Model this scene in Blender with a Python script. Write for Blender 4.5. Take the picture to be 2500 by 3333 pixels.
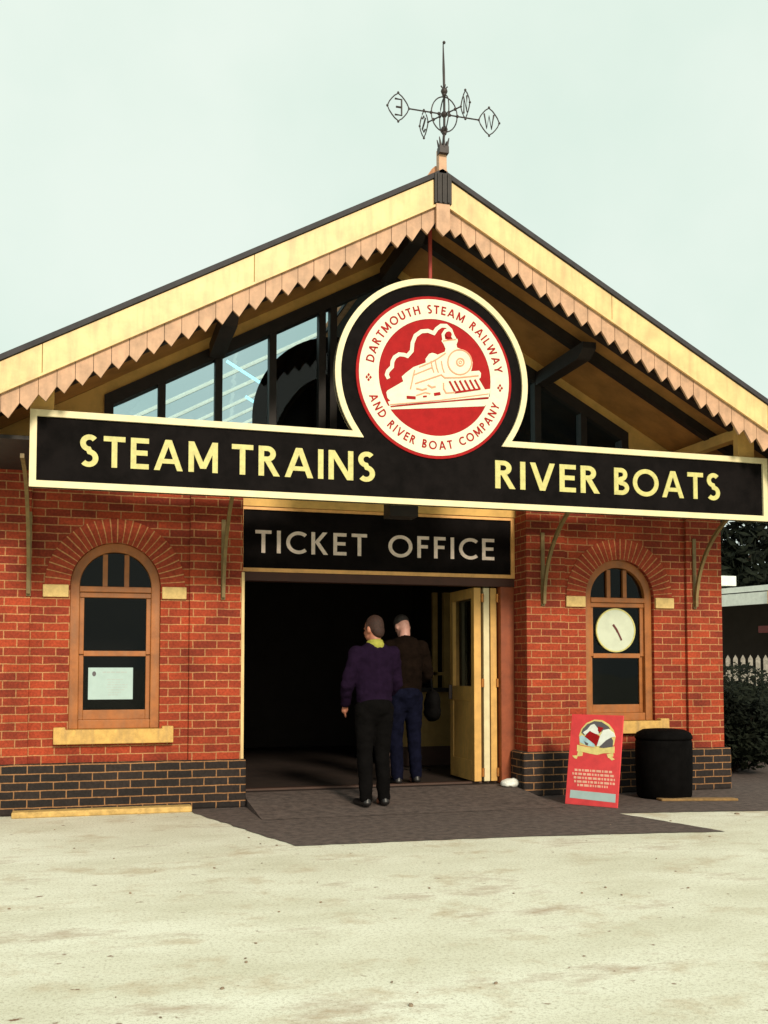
import bpy, bmesh, math, random
from mathutils import Vector, Matrix
from mathutils.geometry import tessellate_polygon
R = math.radians
S = bpy.context.scene
for o in list(bpy.data.objects): bpy.data.objects.remove(o)
random.seed(7)

# ------------------------------------------------------------------ camera, sky, sun, exposure
cd = bpy.data.cameras.new("camera"); cam = bpy.data.objects.new("camera", cd); S.collection.objects.link(cam)
TH, PIT = math.atan(3.3 * .088), R(3.0)
cam.location = (-2.86, -9.776, 1.31)
cam.rotation_euler = (R(90) + PIT, 0, -TH)
cd.sensor_fit = 'HORIZONTAL'; cd.sensor_width = 36; cd.lens = 36 * 3300 / 2500
cd.shift_y = (2180 - 3300 * math.tan(PIT) - 1666.5) / 2500
cd.clip_start = .05; cd.clip_end = 2000
S.camera = cam
w = bpy.data.worlds.new("World"); S.world = w; w.use_nodes = True
nt = w.node_tree; N = nt.nodes; L = nt.links
bg = N["Background"]
sky = N.new("ShaderNodeTexSky"); sky.sky_type = 'NISHITA'; sky.sun_disc = False
sky.sun_elevation = R(26); sky.sun_rotation = R(173); sky.dust_density = 4
bg.inputs[1].default_value = .1
tc = N.new("ShaderNodeTexCoord"); nz = N.new("ShaderNodeTexNoise"); nz.inputs['Scale'].default_value = 3.2
nz.inputs['Detail'].default_value = 5
L.new(tc.outputs['Generated'], nz.inputs['Vector'])
cr = N.new("ShaderNodeValToRGB")
cr.color_ramp.elements[0].position = .32; cr.color_ramp.elements[0].color = (7.7, 9.2, 8.1, 1)
cr.color_ramp.elements[1].position = .58; cr.color_ramp.elements[1].color = (8.8, 9.85, 8.85, 1)
L.new(nz.outputs['Fac'], cr.inputs[0])
mx = N.new("ShaderNodeMix"); mx.data_type = 'RGBA'; mx.inputs['Factor'].default_value = .93
L.new(sky.outputs[0], mx.inputs['A']); L.new(cr.outputs[0], mx.inputs['B'])
L.new(mx.outputs['Result'], bg.inputs[0])
sd = bpy.data.lights.new("sun", 'SUN'); sd.energy = 3.6; sd.angle = R(11); sd.color = (1, .88, .70)
sun = bpy.data.objects.new("sun", sd); S.collection.objects.link(sun)
sun.rotation_euler = Vector((.10, -1, .49)).to_track_quat('Z', 'Y').to_euler()
S.view_settings.view_transform = 'Standard'; S.view_settings.look = 'None'
S.view_settings.exposure = 0.0; S.view_settings.gamma = 1
S.cycles.max_bounces = 8; S.cycles.use_denoising = True

# ------------------------------------------------------------------ materials
def mat(name, col, rough=.6, var=.12, scale=6., bump=0., bscale=60., metal=0., spec=.4, var2=None, streak=0.):
    m = bpy.data.materials.new(name); m.use_nodes = True
    nt = m.node_tree; N = nt.nodes; L = nt.links; b = N["Principled BSDF"]
    b.inputs['Roughness'].default_value = rough; b.inputs['Metallic'].default_value = metal
    b.inputs['Specular IOR Level'].default_value = spec
    g = N.new("ShaderNodeNewGeometry")
    n = N.new("ShaderNodeTexNoise"); n.inputs['Scale'].default_value = scale; n.inputs['Detail'].default_value = 8
    n.inputs['Roughness'].default_value = .65
    L.new(g.outputs['Position'], n.inputs['Vector'])
    r = N.new("ShaderNodeValToRGB"); c = Vector(col[:3])
    d = Vector(var2) if var2 else c * (1 - 2 * var)
    r.color_ramp.elements[0].position = .33; r.color_ramp.elements[0].color = (*d, 1)
    r.color_ramp.elements[1].position = .6; r.color_ramp.elements[1].color = (*[min(1, x * (1 + var * .5)) for x in c], 1)
    L.new(n.outputs['Fac'], r.inputs[0]); L.new(r.outputs[0], b.inputs['Base Color'])
    if streak:
        mp = N.new("ShaderNodeMapping"); mp.inputs['Scale'].default_value = (9, 9, 1.1); L.new(g.outputs['Position'], mp.inputs[0])
        ns = N.new("ShaderNodeTexNoise"); ns.inputs['Scale'].default_value = 2.; ns.inputs['Detail'].default_value = 7; L.new(mp.outputs[0], ns.inputs['Vector'])
        ms = N.new("ShaderNodeMapRange"); ms.inputs['From Min'].default_value = .45; ms.inputs['From Max'].default_value = .75; ms.inputs['To Min'].default_value = 0; ms.inputs['To Max'].default_value = streak
        L.new(ns.outputs['Fac'], ms.inputs['Value'])
        xs = N.new("ShaderNodeMix"); xs.data_type = 'RGBA'; L.new(ms.outputs[0], xs.inputs['Factor']); L.new(r.outputs[0], xs.inputs['A']); xs.inputs['B'].default_value = (.22, .14, .08, 1)
        L.new(xs.outputs['Result'], b.inputs['Base Color'])
    if bump:
        n2 = N.new("ShaderNodeTexNoise"); n2.inputs['Scale'].default_value = bscale; n2.inputs['Detail'].default_value = 6
        L.new(g.outputs['Position'], n2.inputs['Vector'])
        bp = N.new("ShaderNodeBump"); bp.inputs['Strength'].default_value = bump; bp.inputs['Distance'].default_value = .01
        L.new(n2.outputs['Fac'], bp.inputs['Height']); L.new(bp.outputs[0], b.inputs['Normal'])
    return m

def brick_mat(name, c1, c2, mortar, zoff, uv=False, bw=.225, rh=.0755, dark=.35, off=.5):
    m = bpy.data.materials.new(name); m.use_nodes = True
    nt = m.node_tree; N = nt.nodes; L = nt.links; b = N["Principled BSDF"]; b.inputs['Roughness'].default_value = .85
    b.inputs['Specular IOR Level'].default_value = .25
    g = N.new("ShaderNodeNewGeometry")
    if uv:
        u = N.new("ShaderNodeUVMap"); vec = u.outputs[0]
    else:
        sp = N.new("ShaderNodeSeparateXYZ"); L.new(g.outputs['Position'], sp.inputs[0])
        sn = N.new("ShaderNodeSeparateXYZ"); L.new(g.outputs['True Normal'], sn.inputs[0])
        ab = N.new("ShaderNodeMath"); ab.operation = 'ABSOLUTE'; L.new(sn.outputs[0], ab.inputs[0])
        gt = N.new("ShaderNodeMath"); gt.operation = 'GREATER_THAN'; gt.inputs[1].default_value = .6; L.new(ab.outputs[0], gt.inputs[0])
        mi = N.new("ShaderNodeMix"); L.new(gt.outputs[0], mi.inputs['Factor']); L.new(sp.outputs[0], mi.inputs['A']); L.new(sp.outputs[1], mi.inputs['B'])
        zz = N.new("ShaderNodeMath"); zz.operation = 'SUBTRACT'; zz.inputs[1].default_value = zoff; L.new(sp.outputs[2], zz.inputs[0])
        # slightly wavering bed joints
        cb = N.new("ShaderNodeCombineXYZ"); L.new(mi.outputs['Result'], cb.inputs[0]); L.new(zz.outputs[0], cb.inputs[1])
        nw = N.new("ShaderNodeTexNoise"); nw.inputs['Scale'].default_value = 9; nw.inputs['Detail'].default_value = 3; L.new(g.outputs['Position'], nw.inputs['Vector'])
        vm = N.new("ShaderNodeVectorMath"); vm.operation = 'MULTIPLY_ADD'; vm.inputs[1].default_value = (.012, .010, 0)
        L.new(nw.outputs['Color'], vm.inputs[0]); L.new(cb.outputs[0], vm.inputs[2]); vec = vm.outputs[0]
    br = N.new("ShaderNodeTexBrick"); br.offset = off; br.inputs['Scale'].default_value = 1
    br.inputs['Brick Width'].default_value = bw; br.inputs['Row Height'].default_value = rh
    br.inputs['Mortar Size'].default_value = .0060; br.inputs['Mortar Smooth'].default_value = .25; br.inputs['Bias'].default_value = -.1
    br.inputs['Color1'].default_value = (*c1, 1); br.inputs['Color2'].default_value = (*c2, 1); br.inputs['Mortar'].default_value = (*mortar, 1)
    L.new(vec, br.inputs['Vector'])
    n = N.new("ShaderNodeTexNoise"); n.inputs['Scale'].default_value = 2.2; n.inputs['Detail'].default_value = 9; n.inputs['Roughness'].default_value = .7
    L.new(g.outputs['Position'], n.inputs['Vector'])
    rp = N.new("ShaderNodeMapRange"); rp.inputs['From Min'].default_value = .3; rp.inputs['From Max'].default_value = .65
    rp.inputs['To Min'].default_value = 1 - dark; rp.inputs['To Max'].default_value = 1.08; L.new(n.outputs['Fac'], rp.inputs['Value'])
    n3 = N.new("ShaderNodeTexNoise"); n3.inputs['Scale'].default_value = 45; n3.inputs['Detail'].default_value = 6; L.new(g.outputs['Position'], n3.inputs['Vector'])
    r3 = N.new("ShaderNodeMapRange"); r3.inputs['From Min'].default_value = .3; r3.inputs['From Max'].default_value = .7
    r3.inputs['To Min'].default_value = .72; r3.inputs['To Max'].default_value = 1.2; L.new(n3.outputs['Fac'], r3.inputs['Value'])
    mm = N.new("ShaderNodeMath"); mm.operation = 'MULTIPLY'; L.new(rp.outputs[0], mm.inputs[0]); L.new(r3.outputs[0], mm.inputs[1])
    vs = N.new("ShaderNodeVectorMath"); vs.operation = 'SCALE'; L.new(br.outputs['Color'], vs.inputs[0]); L.new(mm.outputs[0], vs.inputs['Scale'])
    L.new(vs.outputs[0], b.inputs['Base Color'])
    iv = N.new("ShaderNodeMath"); iv.operation = 'MULTIPLY_ADD'; iv.inputs[1].default_value = -1.; L.new(br.outputs['Fac'], iv.inputs[0])
    s3 = N.new("ShaderNodeMath"); s3.operation = 'MULTIPLY'; s3.inputs[1].default_value = .5; L.new(n3.outputs['Fac'], s3.inputs[0]); L.new(s3.outputs[0], iv.inputs[2])
    bp = N.new("ShaderNodeBump"); bp.inputs['Strength'].default_value = .7; bp.inputs['Distance'].default_value = .008
    L.new(iv.outputs[0], bp.inputs['Height']); L.new(bp.outputs[0], b.inputs['Normal'])
    return m

def glass_mat(name, refl, tint=(.55, .58, .58), ior=.8):
    m = bpy.data.materials.new(name); m.use_nodes = True
    nt = m.node_tree; N = nt.nodes; L = nt.links; N.remove(N["Principled BSDF"]); out = N["Material Output"]
    t = N.new("ShaderNodeBsdfTransparent"); t.inputs[0].default_value = (*tint, 1)
    gl = N.new("ShaderNodeBsdfGlossy"); gl.inputs['Roughness'].default_value = .02; gl.inputs[0].default_value = (.86, .93, .95, 1)
    g = N.new("ShaderNodeNewGeometry"); nz = N.new("ShaderNodeTexNoise"); nz.inputs['Scale'].default_value = 1.4
    L.new(g.outputs['Position'], nz.inputs['Vector'])
    bp = N.new("ShaderNodeBump"); bp.inputs['Strength'].default_value = .06; bp.inputs['Distance'].default_value = .05
    L.new(nz.outputs['Fac'], bp.inputs['Height']); L.new(bp.outputs[0], gl.inputs['Normal'])
    f = N.new("ShaderNodeLayerWeight"); f.inputs['Blend'].default_value = .5
    pw = N.new("ShaderNodeMath"); pw.operation = 'POWER'; pw.inputs[1].default_value = 5; L.new(f.outputs['Facing'], pw.inputs[0])
    mr = N.new("ShaderNodeMapRange"); mr.inputs['To Min'].default_value = refl; mr.inputs['To Max'].default_value = ior; L.new(pw.outputs[0], mr.inputs['Value'])
    mi = N.new("ShaderNodeMixShader"); L.new(mr.outputs[0], mi.inputs[0]); L.new(t.outputs[0], mi.inputs[1]); L.new(gl.outputs[0], mi.inputs[2])
    L.new(mi.outputs[0], out.inputs[0]); return m

M = {}
M['brick'] = brick_mat("red_brick", (.38, .055, .020), (.19, .026, .014), (.48, .22, .095), .46, dark=.42)
M['arch'] = brick_mat("arch_brick", (.36, .056, .024), (.27, .038, .018), (.54, .25, .10), 0, uv=True, bw=.5, rh=.0605, dark=.2, off=0)
M['plinth'] = brick_mat("blue_brick", (.018, .014, .013), (.030, .021, .018), (.30, .15, .065), 0, dark=.25)
M['cream'] = mat("cream_paint", (.70, .485, .215), .45, .10, 5, .08, 40, streak=.35)
M['cream_pale'] = mat("pale_cream_paint", (.70, .60, .36), .45, .06, 8)
M['salmon'] = mat("salmon_paint", (.50, .29, .175), .55, .12, 9, .1, 50, streak=.4)
M['soffit'] = mat("soffit_boards", (.44, .21, .060), .6, .14, 4, .1, 30)
M['wallcream'] = mat("gable_render", (.70, .42, .12), .7, .12, 4, .15, 50)
M['timber'] = mat("dark_timber", (.020, .014, .012), .6, .2, 8, .15, 40)
M['black'] = mat("black_sign_paint", (.0065, .005, .005), .7, .25, 6, spec=.04)
M['letter'] = mat("yellow_lettering", (.53, .48, .17), .5, .10, 25)
M['ticketletter'] = mat("grey_lettering", (.80, .66, .58), .5, .08, 20)
M['ochre'] = mat("ochre_border", (.80, .42, .14), .5, .1, 10)
M['frame'] = mat("orange_brown_paint", (.34, .11, .022), .45, .14, 7, .06, 40, streak=.3)
M['doorpaint'] = mat("door_ochre", (.66, .37, .10), .5, .1, 6, .06, 40, streak=.3)
M['redframe'] = mat("red_brown_paint", (.27, .062, .020), .5, .14, 7, .06, 40)
M['sill'] = mat("ochre_stone", (.60, .36, .10), .7, .14, 12, .2, 60, streak=.5)
M['impost'] = mat("cream_stone", (.66, .46, .18), .7, .12, 14, .2, 60)
M['bracket'] = mat("bracket_paint", (.20, .135, .05), .55, .15, 12)
M['slate'] = mat("roof_slate", (.028, .024, .028), .7, .2, 8, .3, 30)
M['terracotta'] = mat("ridge_tile", (.48, .23, .12), .8, .15, 8, .2, 40)
M['iron'] = mat("wrought_iron", (.035, .024, .024), .55, .2, 15)
M['red'] = mat("emblem_red", (.33, .010, .011), .6, .08, 12, spec=.08)
M['redmetal'] = mat("red_rod", (.33, .05, .035), .5, .1, 12)
M['emblem'] = mat("emblem_cream", (.62, .64, .48), .5, .05, 14)
M['emblemline'] = mat("emblem_line", (.66, .26, .14), .5, .05, 14)
M['glass'] = glass_mat("window_glass", .014, (.35, .36, .36), .6)
M['gableglass'] = glass_mat("gable_glass", .018, (.72, .82, .84), .6)
M['roofglass'] = glass_mat("roof_glass", .03, (.80, .90, .93), .4)
M['paper'] = mat("white_paper", (.38, .50, .49), .7, .04, 9)
M['ink'] = mat("ink", (.10, .09, .10), .7, .05, 9)
M['greyink'] = mat("grey_ink", (.40, .43, .42), .7, .05, 9)
M['clock'] = mat("clock_face", (.52, .56, .44), .4, .05, 9)
M['hand'] = mat("clock_hand", (.10, .012, .010), .5, .05, 9)
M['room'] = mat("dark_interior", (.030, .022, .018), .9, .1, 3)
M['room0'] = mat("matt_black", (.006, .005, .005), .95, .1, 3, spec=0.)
M['headframe'] = mat("shaded_red_paint", (.060, .018, .010), .6, .1, 6)  # door frame red with the shade under the ticket sign put into its colour
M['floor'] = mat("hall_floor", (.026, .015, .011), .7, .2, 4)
M['counter'] = mat("counter_cream", (.34, .21, .065), .6, .1, 6)
M['skirting'] = mat("brown_skirting", (.06, .028, .018), .6, .1, 6)
M['brass'] = mat("brass", (.50, .20, .05), .4, .1, 20, metal=.6)
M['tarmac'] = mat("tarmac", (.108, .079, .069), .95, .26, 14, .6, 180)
M['kerb'] = mat("kerb_ochre", (.56, .36, .12), .8, .18, 16, .3, 60)
M['grit'] = mat("grit", (.26, .19, .13), .9, .3, 30)
M['kerbdull'] = mat("worn_kerb", (.26, .15, .055), .9, .2, 16, .3, 60)
M['bin'] = mat("black_plastic", (.004, .0035, .0035), .8, .2, 8, spec=.03)
M['poster'] = mat("poster_red", (.68, .050, .054), .45, .08, 10)
M['posterline'] = mat("poster_pink_ink", (.78, .42, .30), .5, .05, 10)
M['gold'] = mat("poster_gold", (.72, .60, .22), .5, .1, 18)
M['sky_ink'] = mat("poster_blue", (.42, .62, .68), .5, .1, 18)
M['white'] = mat("white_paint", (.78, .82, .76), .6, .06, 10)
M['stone'] = mat("white_stone", (.75, .76, .70), .8, .15, 14, .3, 40)
M['picket'] = mat("weathered_white", (.30, .27, .23), .8, .2, 20)
M['skin'] = mat("skin", (.40, .16, .10), .5, .08, 14)
M['skinpale'] = mat("skin_pale", (.58, .30, .24), .5, .08, 14)
M['purple'] = mat("purple_knit", (.012, .0055, .017), .95, .15, 14, .5, 220, spec=.04)
M['collar'] = mat("yellow_collar", (.62, .60, .11), .8, .08, 20)
M['trouser'] = mat("black_trousers", (.004, .0035, .0035), .95, .15, 9, .2, 120, spec=.04)
M['shoe'] = mat("black_leather", (.012, .010, .010), .4, .1, 12)
M['hairbrown'] = mat("brown_hair", (.035, .013, .008), .7, .3, 60, .6, 150)
M['hairdark'] = mat("dark_hair", (.022, .016, .014), .7, .3, 60, .6, 150)
M['jacket'] = mat("brown_jacket", (.008, .0045, .003), .95, .2, 10, .3, 90, spec=.04)
M['jeans'] = mat("blue_jeans", (.005, .0055, .015), .9, .25, 12, .3, 150, spec=.04)
M['bark'] = mat("bark", (.05, .035, .025), .9, .2, 9, .4, 30)
M['leaf'] = mat("dark_foliage", (.011, .014, .008), .8, .4, 3, spec=.1)
M['maroon'] = mat("maroon_paint", (.14, .014, .012), .5, .1, 6)

def emit(name, col, st):
    m = bpy.data.materials.new(name); m.use_nodes = True
    b = m.node_tree.nodes["Principled BSDF"]; b.inputs['Base Color'].default_value = (.8, .8, .8, 1)
    b.inputs['Emission Color'].default_value = (*col, 1); b.inputs['Emission Strength'].default_value = st; return m
M['tube'] = emit("cyan_glow", (.45, .95, 1.0), 1.6)

def ground_mat():
    m = bpy.data.materials.new("pale_concrete"); m.use_nodes = True
    nt = m.node_tree; N = nt.nodes; L = nt.links; b = N["Principled BSDF"]; b.inputs['Roughness'].default_value = .9
    b.inputs['Specular IOR Level'].default_value = .2
    g = N.new("ShaderNodeNewGeometry")
    def noise(sc, det=8, rough=.6, sx=1., sy=1.):
        mp = N.new("ShaderNodeMapping"); mp.inputs['Scale'].default_value = (sx, sy, 1); L.new(g.outputs['Position'], mp.inputs[0])
        n = N.new("ShaderNodeTexNoise"); n.inputs['Scale'].default_value = sc; n.inputs['Detail'].default_value = det; n.inputs['Roughness'].default_value = rough
        L.new(mp.outputs[0], n.inputs['Vector']); return n.outputs['Fac']
    def ramp(f, p0, p1):
        r = N.new("ShaderNodeMapRange"); r.inputs['From Min'].default_value = p0; r.inputs['From Max'].default_value = p1; L.new(f, r.inputs['Value']); return r.outputs[0]
    def mixc(f, a, bcol):
        x = N.new("ShaderNodeMix"); x.data_type = 'RGBA'; L.new(f, x.inputs['Factor'])
        if isinstance(a, tuple): x.inputs['A'].default_value = (*a, 1)
        else: L.new(a, x.inputs['A'])
        x.inputs['B'].default_value = (*bcol, 1); return x.outputs['Result']
    c = mixc(ramp(noise(1.1, 10, .65, .7, 1.3), .35, .62), (.61, .59, .46), (.77, .765, .64))
    c = mixc(ramp(noise(2.3, 12, .72, .8, 1.), .53, .70), c, (.50, .41, .28))
    c = mixc(ramp(noise(1.1, 12, .75, .6, 1.3), .55, .72), c, (.33, .205, .13))
    c = mixc(ramp(noise(13., 4, .5), .68, .74), c, (.20, .11, .07))
    c = mixc(ramp(noise(55., 5, .7), .50, .80), c, (.30, .25, .16)); c = mixc(ramp(noise(160., 3, .6), .56, .72), c, (.36, .31, .22))
    L.new(c, b.inputs['Base Color'])
    bp = N.new("ShaderNodeBump"); bp.inputs['Strength'].default_value = .4; bp.inputs['Distance'].default_value = .006
    L.new(noise(70., 8, .7), bp.inputs['Height']); L.new(bp.outputs[0], b.inputs['Normal'])
    return m
M['ground'] = ground_mat()

# ------------------------------------------------------------------ helpers
def root_loc(p): return Vector(p.location)
def put(o, parent=None, **props):
    S.collection.objects.link(o)
    if parent:
        o.parent = parent
        top = parent
        while top.parent: top = top.parent
        if parent.parent is None: o.matrix_parent_inverse = Matrix.Translation(-root_loc(parent))
    for k, v in props.items(): o[k] = v
    return o
def thing(name, label, category, loc=(0, 0, 0), group=None):
    o = bpy.data.objects.new(name, None); o.location = loc; o.empty_display_size = .2
    put(o, None, label=label, category=category)
    if group: o['group'] = group
    return o
def obj(name, bm, m, parent=None, bevel=0., smooth=False, **props):
    bmesh.ops.recalc_face_normals(bm, faces=bm.faces)
    me = bpy.data.meshes.new(name); bm.to_mesh(me); bm.free()
    for x in (m if isinstance(m, (list, tuple)) else [m]): me.materials.append(x)
    if smooth: me.polygons.foreach_set("use_smooth", [True] * len(me.polygons))
    o = bpy.data.objects.new(name, me)
    if bevel:
        bv = o.modifiers.new("bevel", 'BEVEL'); bv.width = bevel; bv.segments = 2; bv.limit_method = 'ANGLE'
    return put(o, parent, **props)
def NB(): return bmesh.new()
def box(bm, x0, x1, y0, y1, z0, z1):
    v = [bm.verts.new((x, y, z)) for x in (x0, x1) for y in (y0, y1) for z in (z0, z1)]
    for f in ((0, 1, 3, 2), (4, 6, 7, 5), (0, 4, 5, 1), (2, 3, 7, 6), (0, 2, 6, 4), (1, 5, 7, 3)): bm.faces.new([v[i] for i in f])
def prism(bm, poly, y0, y1):            # poly of (x, z) pushed along y
    a = [bm.verts.new((x, y0, z)) for x, z in poly]; b = [bm.verts.new((x, y1, z)) for x, z in poly]
    n = len(poly); bm.faces.new(a); bm.faces.new(b[::-1])
    for i in range(n): bm.faces.new((a[i], b[i], b[(i + 1) % n], a[(i + 1) % n]))
def strip(bm, A, B, y0, y1, closed=False):   # band between two lines of (x, z)
    n = len(A)
    q = [[bm.verts.new((p[0], y, p[1])) for p in P] for P in (A, B) for y in (y0, y1)]  # A0 A1 B0 B1
    rng = range(n if closed else n - 1)
    for i in rng:
        j = (i + 1) % n
        bm.faces.new((q[0][i], q[0][j], q[2][j], q[2][i])); bm.faces.new((q[1][i], q[3][i], q[3][j], q[1][j]))
        bm.faces.new((q[0][i], q[1][i], q[1][j], q[0][j])); bm.faces.new((q[2][i], q[2][j], q[3][j], q[3][i]))
    if not closed:
        for i in (0, n - 1): bm.faces.new((q[0][i], q[2][i], q[3][i], q[1][i]))
def tube(bm, pts, r, n=8, closed=False):
    pts = [Vector(p) for p in pts]; rings = []
    k = len(pts); rr = r if isinstance(r, (list, tuple)) else [r] * k
    for i, p in enumerate(pts):
        a = pts[(i - 1) % k] if (closed or i) else p; b = pts[(i + 1) % k] if (closed or i < k - 1) else p
        t = (b - a).normalized(); u = t.orthogonal() if abs(t.z) > .9 else t.cross(Vector((0, 0, 1)))
        if abs(t.z) > .9: u = Vector((1, 0, 0)) - t * t.x
        u.normalize(); v = t.cross(u)
        rings.append([bm.verts.new(p + (u * math.cos(2 * math.pi * j / n) + v * math.sin(2 * math.pi * j / n)) * rr[i]) for j in range(n)])
    for i in range(k if closed else k - 1):
        A, B = rings[i], rings[(i + 1) % k]
        for j in range(n): bm.faces.new((A[j], A[(j + 1) % n], B[(j + 1) % n], B[j]))
    if not closed: bm.faces.new(rings[0][::-1]); bm.faces.new(rings[-1])
def arc(cx, cz, r, a0, a1, n=24, rz=None):
    rz = rz or r
    return [(cx + r * math.cos(R(a0 + (a1 - a0) * i / n)), cz + rz * math.sin(R(a0 + (a1 - a0) * i / n))) for i in range(n + 1)]
def mitre(pts, t, closed=False):
    n = len(pts); A, B = [], []
    for i in range(n):
        p = Vector(pts[i])
        a = Vector(pts[i - 1]) if (closed or i) else None; b = Vector(pts[(i + 1) % n]) if (closed or i < n - 1) else None
        d1 = (p - a).normalized() if a is not None else None; d2 = (b - p).normalized() if b is not None else None
        d1 = d1 or d2; d2 = d2 or d1
        n1 = Vector((-d1.y, d1.x)); n2 = Vector((-d2.y, d2.x)); m = (n1 + n2)
        m = m / max(.35, m.length_squared / 2) if m.length > 1e-5 else n1
        A.append(p + m * t / 2); B.append(p - m * t / 2)
    return A, B

# ---- stroke lettering: every stroke a ribbon (A, B, closed) in a cap-height-1 box
def glyph(ch, t):
    h = t / 2; o = []
    def V(x, a=0, b=1): o.append(([(x - h, a), (x - h, b)], [(x + h, a), (x + h, b)], False))
    def H(z, a, b, tt=None):
        k = (tt or t) / 2; o.append(([(a, z - k), (b, z - k)], [(a, z + k), (b, z + k)], False))
    def D(x0, x1, z0=0, z1=1):
        k = h * math.hypot(x1 - x0, z1 - z0) / abs(z1 - z0); o.append(([(x0 - k, z0), (x1 - k, z1)], [(x0 + k, z0), (x1 + k, z1)], False))
    def P(pts, closed=False): A, B = mitre(pts, t, closed); o.append((A, B, closed))
    if ch == 'A': W = .86; D(.08, W / 2 - .01); D(W - .08, W / 2 + .01); H(.30, .22, W - .22, t * .9)
    elif ch == 'B': W = .58; V(h); P([(h, 1 - h)] + arc(.27, .755, .245 - h, 90, -90, 14, ) + [(h, .51)]); P([(h, .52 - .0)] + arc(.28, .26, .30 - h, 90, -90, 14, .26 - h * 1.0) + [(h, h)])
    elif ch == 'C': W = .80; P(arc(.50, .5, .50 - h, 48, 312, 30))
    elif ch == 'D': W = .80; V(h); P([(h, 1 - h)] + arc(.30, .5, .5 - h, 90, -90, 24) + [(h, h)])
    elif ch == 'E': W = .54; V(h); H(1 - h, t, W); H(.52, t, W - .04); H(h, t, W)
    elif ch == 'F': W = .50; V(h); H(1 - h, t, W); H(.52, t, W - .05)
    elif ch == 'H': W = .74; V(h); V(W - h); H(.52, t, W - t)
    elif ch == 'I': W = t; V(h)
    elif ch == 'K': W = .68; V(h); D(.18, W - .12, .5, 1); D(W - .09, .22, 0, .58)
    elif ch == 'L': W = .48; V(h); H(h, t, W)
    elif ch == 'M': W = .94; V(h + .02); V(W - h - .02); D(W / 2, .10, .12, 1); D(W / 2, W - .10, .12, 1)
    elif ch == 'N': W = .78; V(h); V(W - h); D(W - .10, .10)
    elif ch == 'O': W = 1.0; P(arc(.5, .5, .5 - h + .01, 0, 360 - 9, 39), True)
    elif ch == 'P': W = .54; V(h); P([(h, 1 - h)] + arc(.26, .72, .28 - h, 90, -90, 14) + [(h, .44 + h)])
    elif ch == 'R': W = .64; V(h); P([(h, 1 - h)] + arc(.26, .74, .26 - h, 90, -90, 14) + [(h, .48 + h)]); D(W - .09, .28, 0, .5)
    elif ch == 'S':
        W = .52; P(arc(.27, .745, .24 - h * .6, 38, 262, 16, .255 - h + .02) + arc(.25, .265, .25 - h * .6, 82, -140, 16, .265 - h + .02))
    elif ch == 'T': W = .64; V(W / 2, 0, 1 - t); H(1 - h, 0, W)
    elif ch == 'U': W = .72; P([(h, 1)] + arc(.36, .36, .36 - h, 180, 360, 18) + [(W - h, 1)])
    elif ch == 'V': W = .80; D(W / 2, .08); D(W / 2, W - .08)
    elif ch == 'W': W = 1.16; D(.30, .08); D(.30, W / 2); D(W - .30, W / 2); D(W - .30, W - .08)
    elif ch == 'Y': W = .72; V(W / 2, 0, .46); D(W / 2, .08, .40, 1); D(W / 2, W - .08, .40, 1)
    else: W = .4
    return W, o
def text_w(s, t, gap, space): return sum((space if c == ' ' else glyph(c, t)[0]) for c in s) + gap * (len(s) - 1)
def letter_line(bm, s, x0, x1, z0, hgt, y, t=.155, gap=.15, space=.36, depth=.006):
    tot = text_w(s, t, gap, space); kx = (x1 - x0) / tot; x = 0; k = 0
    for c in s:
        if c == ' ': x += space + gap; continue
        W, o = glyph(c, t)
        for A, B, cl in o:
            f = lambda P: [(x0 + (x + p[0]) * kx, z0 + p[1] * hgt) for p in P]
            strip(bm, f(A), f(B), y - depth - .0004 * (k % 4), y, cl); k += 1
        x += W + gap
def letter_ring(bm, s, cx, cz, r, hgt, y, a_mid, a_span, inside=False, t=.17, gap=.22, space=.42, depth=.003):
    tot = text_w(s, t, gap, space); x = 0; k = 0
    sc = R(a_span) / tot
    for c in s:
        if c == ' ': x += space + gap; continue
        W, o = glyph(c, t)
        u = (x + W / 2 - tot / 2) * sc
        ang = R(a_mid) + (u if inside else -u); wx = sc * r
        rad = Vector((math.cos(ang), math.sin(ang)))
        upv = -rad if inside else rad; rt = Vector((upv.y, -upv.x)); c0 = Vector((cx, cz)) + rad * (r + (hgt if inside else 0) * 1.0)
        def f(P): return [tuple(c0 + rt * ((p[0] - W / 2) * wx) + upv * (p[1] * hgt)) for p in P]
        for A, B, cl in o:
            strip(bm, f(A), f(B), y - depth - .0003 * (k % 4), y, cl); k += 1
        x += W + gap

# ------------------------------------------------------------------ ground
def sheet(name, poly, z, m, **p):
    bm = NB(); vs = [bm.verts.new((x, y, z)) for x, y in poly]
    for t in tessellate_polygon([[Vector((x, y, 0)) for x, y in poly]]): bm.faces.new([vs[i] for i in t])
    return obj(name, bm, m, None, kind='structure', **p)
sheet('ground', [(-300, -300), (300, -300), (300, 400), (-300, 400)], 0, M['ground'])
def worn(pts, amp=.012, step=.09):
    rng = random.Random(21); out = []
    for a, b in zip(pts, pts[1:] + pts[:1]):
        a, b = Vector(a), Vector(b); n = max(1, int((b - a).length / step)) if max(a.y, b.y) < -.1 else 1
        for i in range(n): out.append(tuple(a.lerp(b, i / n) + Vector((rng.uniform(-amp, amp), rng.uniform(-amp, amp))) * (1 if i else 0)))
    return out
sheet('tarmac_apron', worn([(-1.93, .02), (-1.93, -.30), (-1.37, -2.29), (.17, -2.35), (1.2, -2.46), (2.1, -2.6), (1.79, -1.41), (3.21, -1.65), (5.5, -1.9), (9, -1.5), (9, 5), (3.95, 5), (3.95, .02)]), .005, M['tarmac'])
bm = NB(); rng = random.Random(17)
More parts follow.
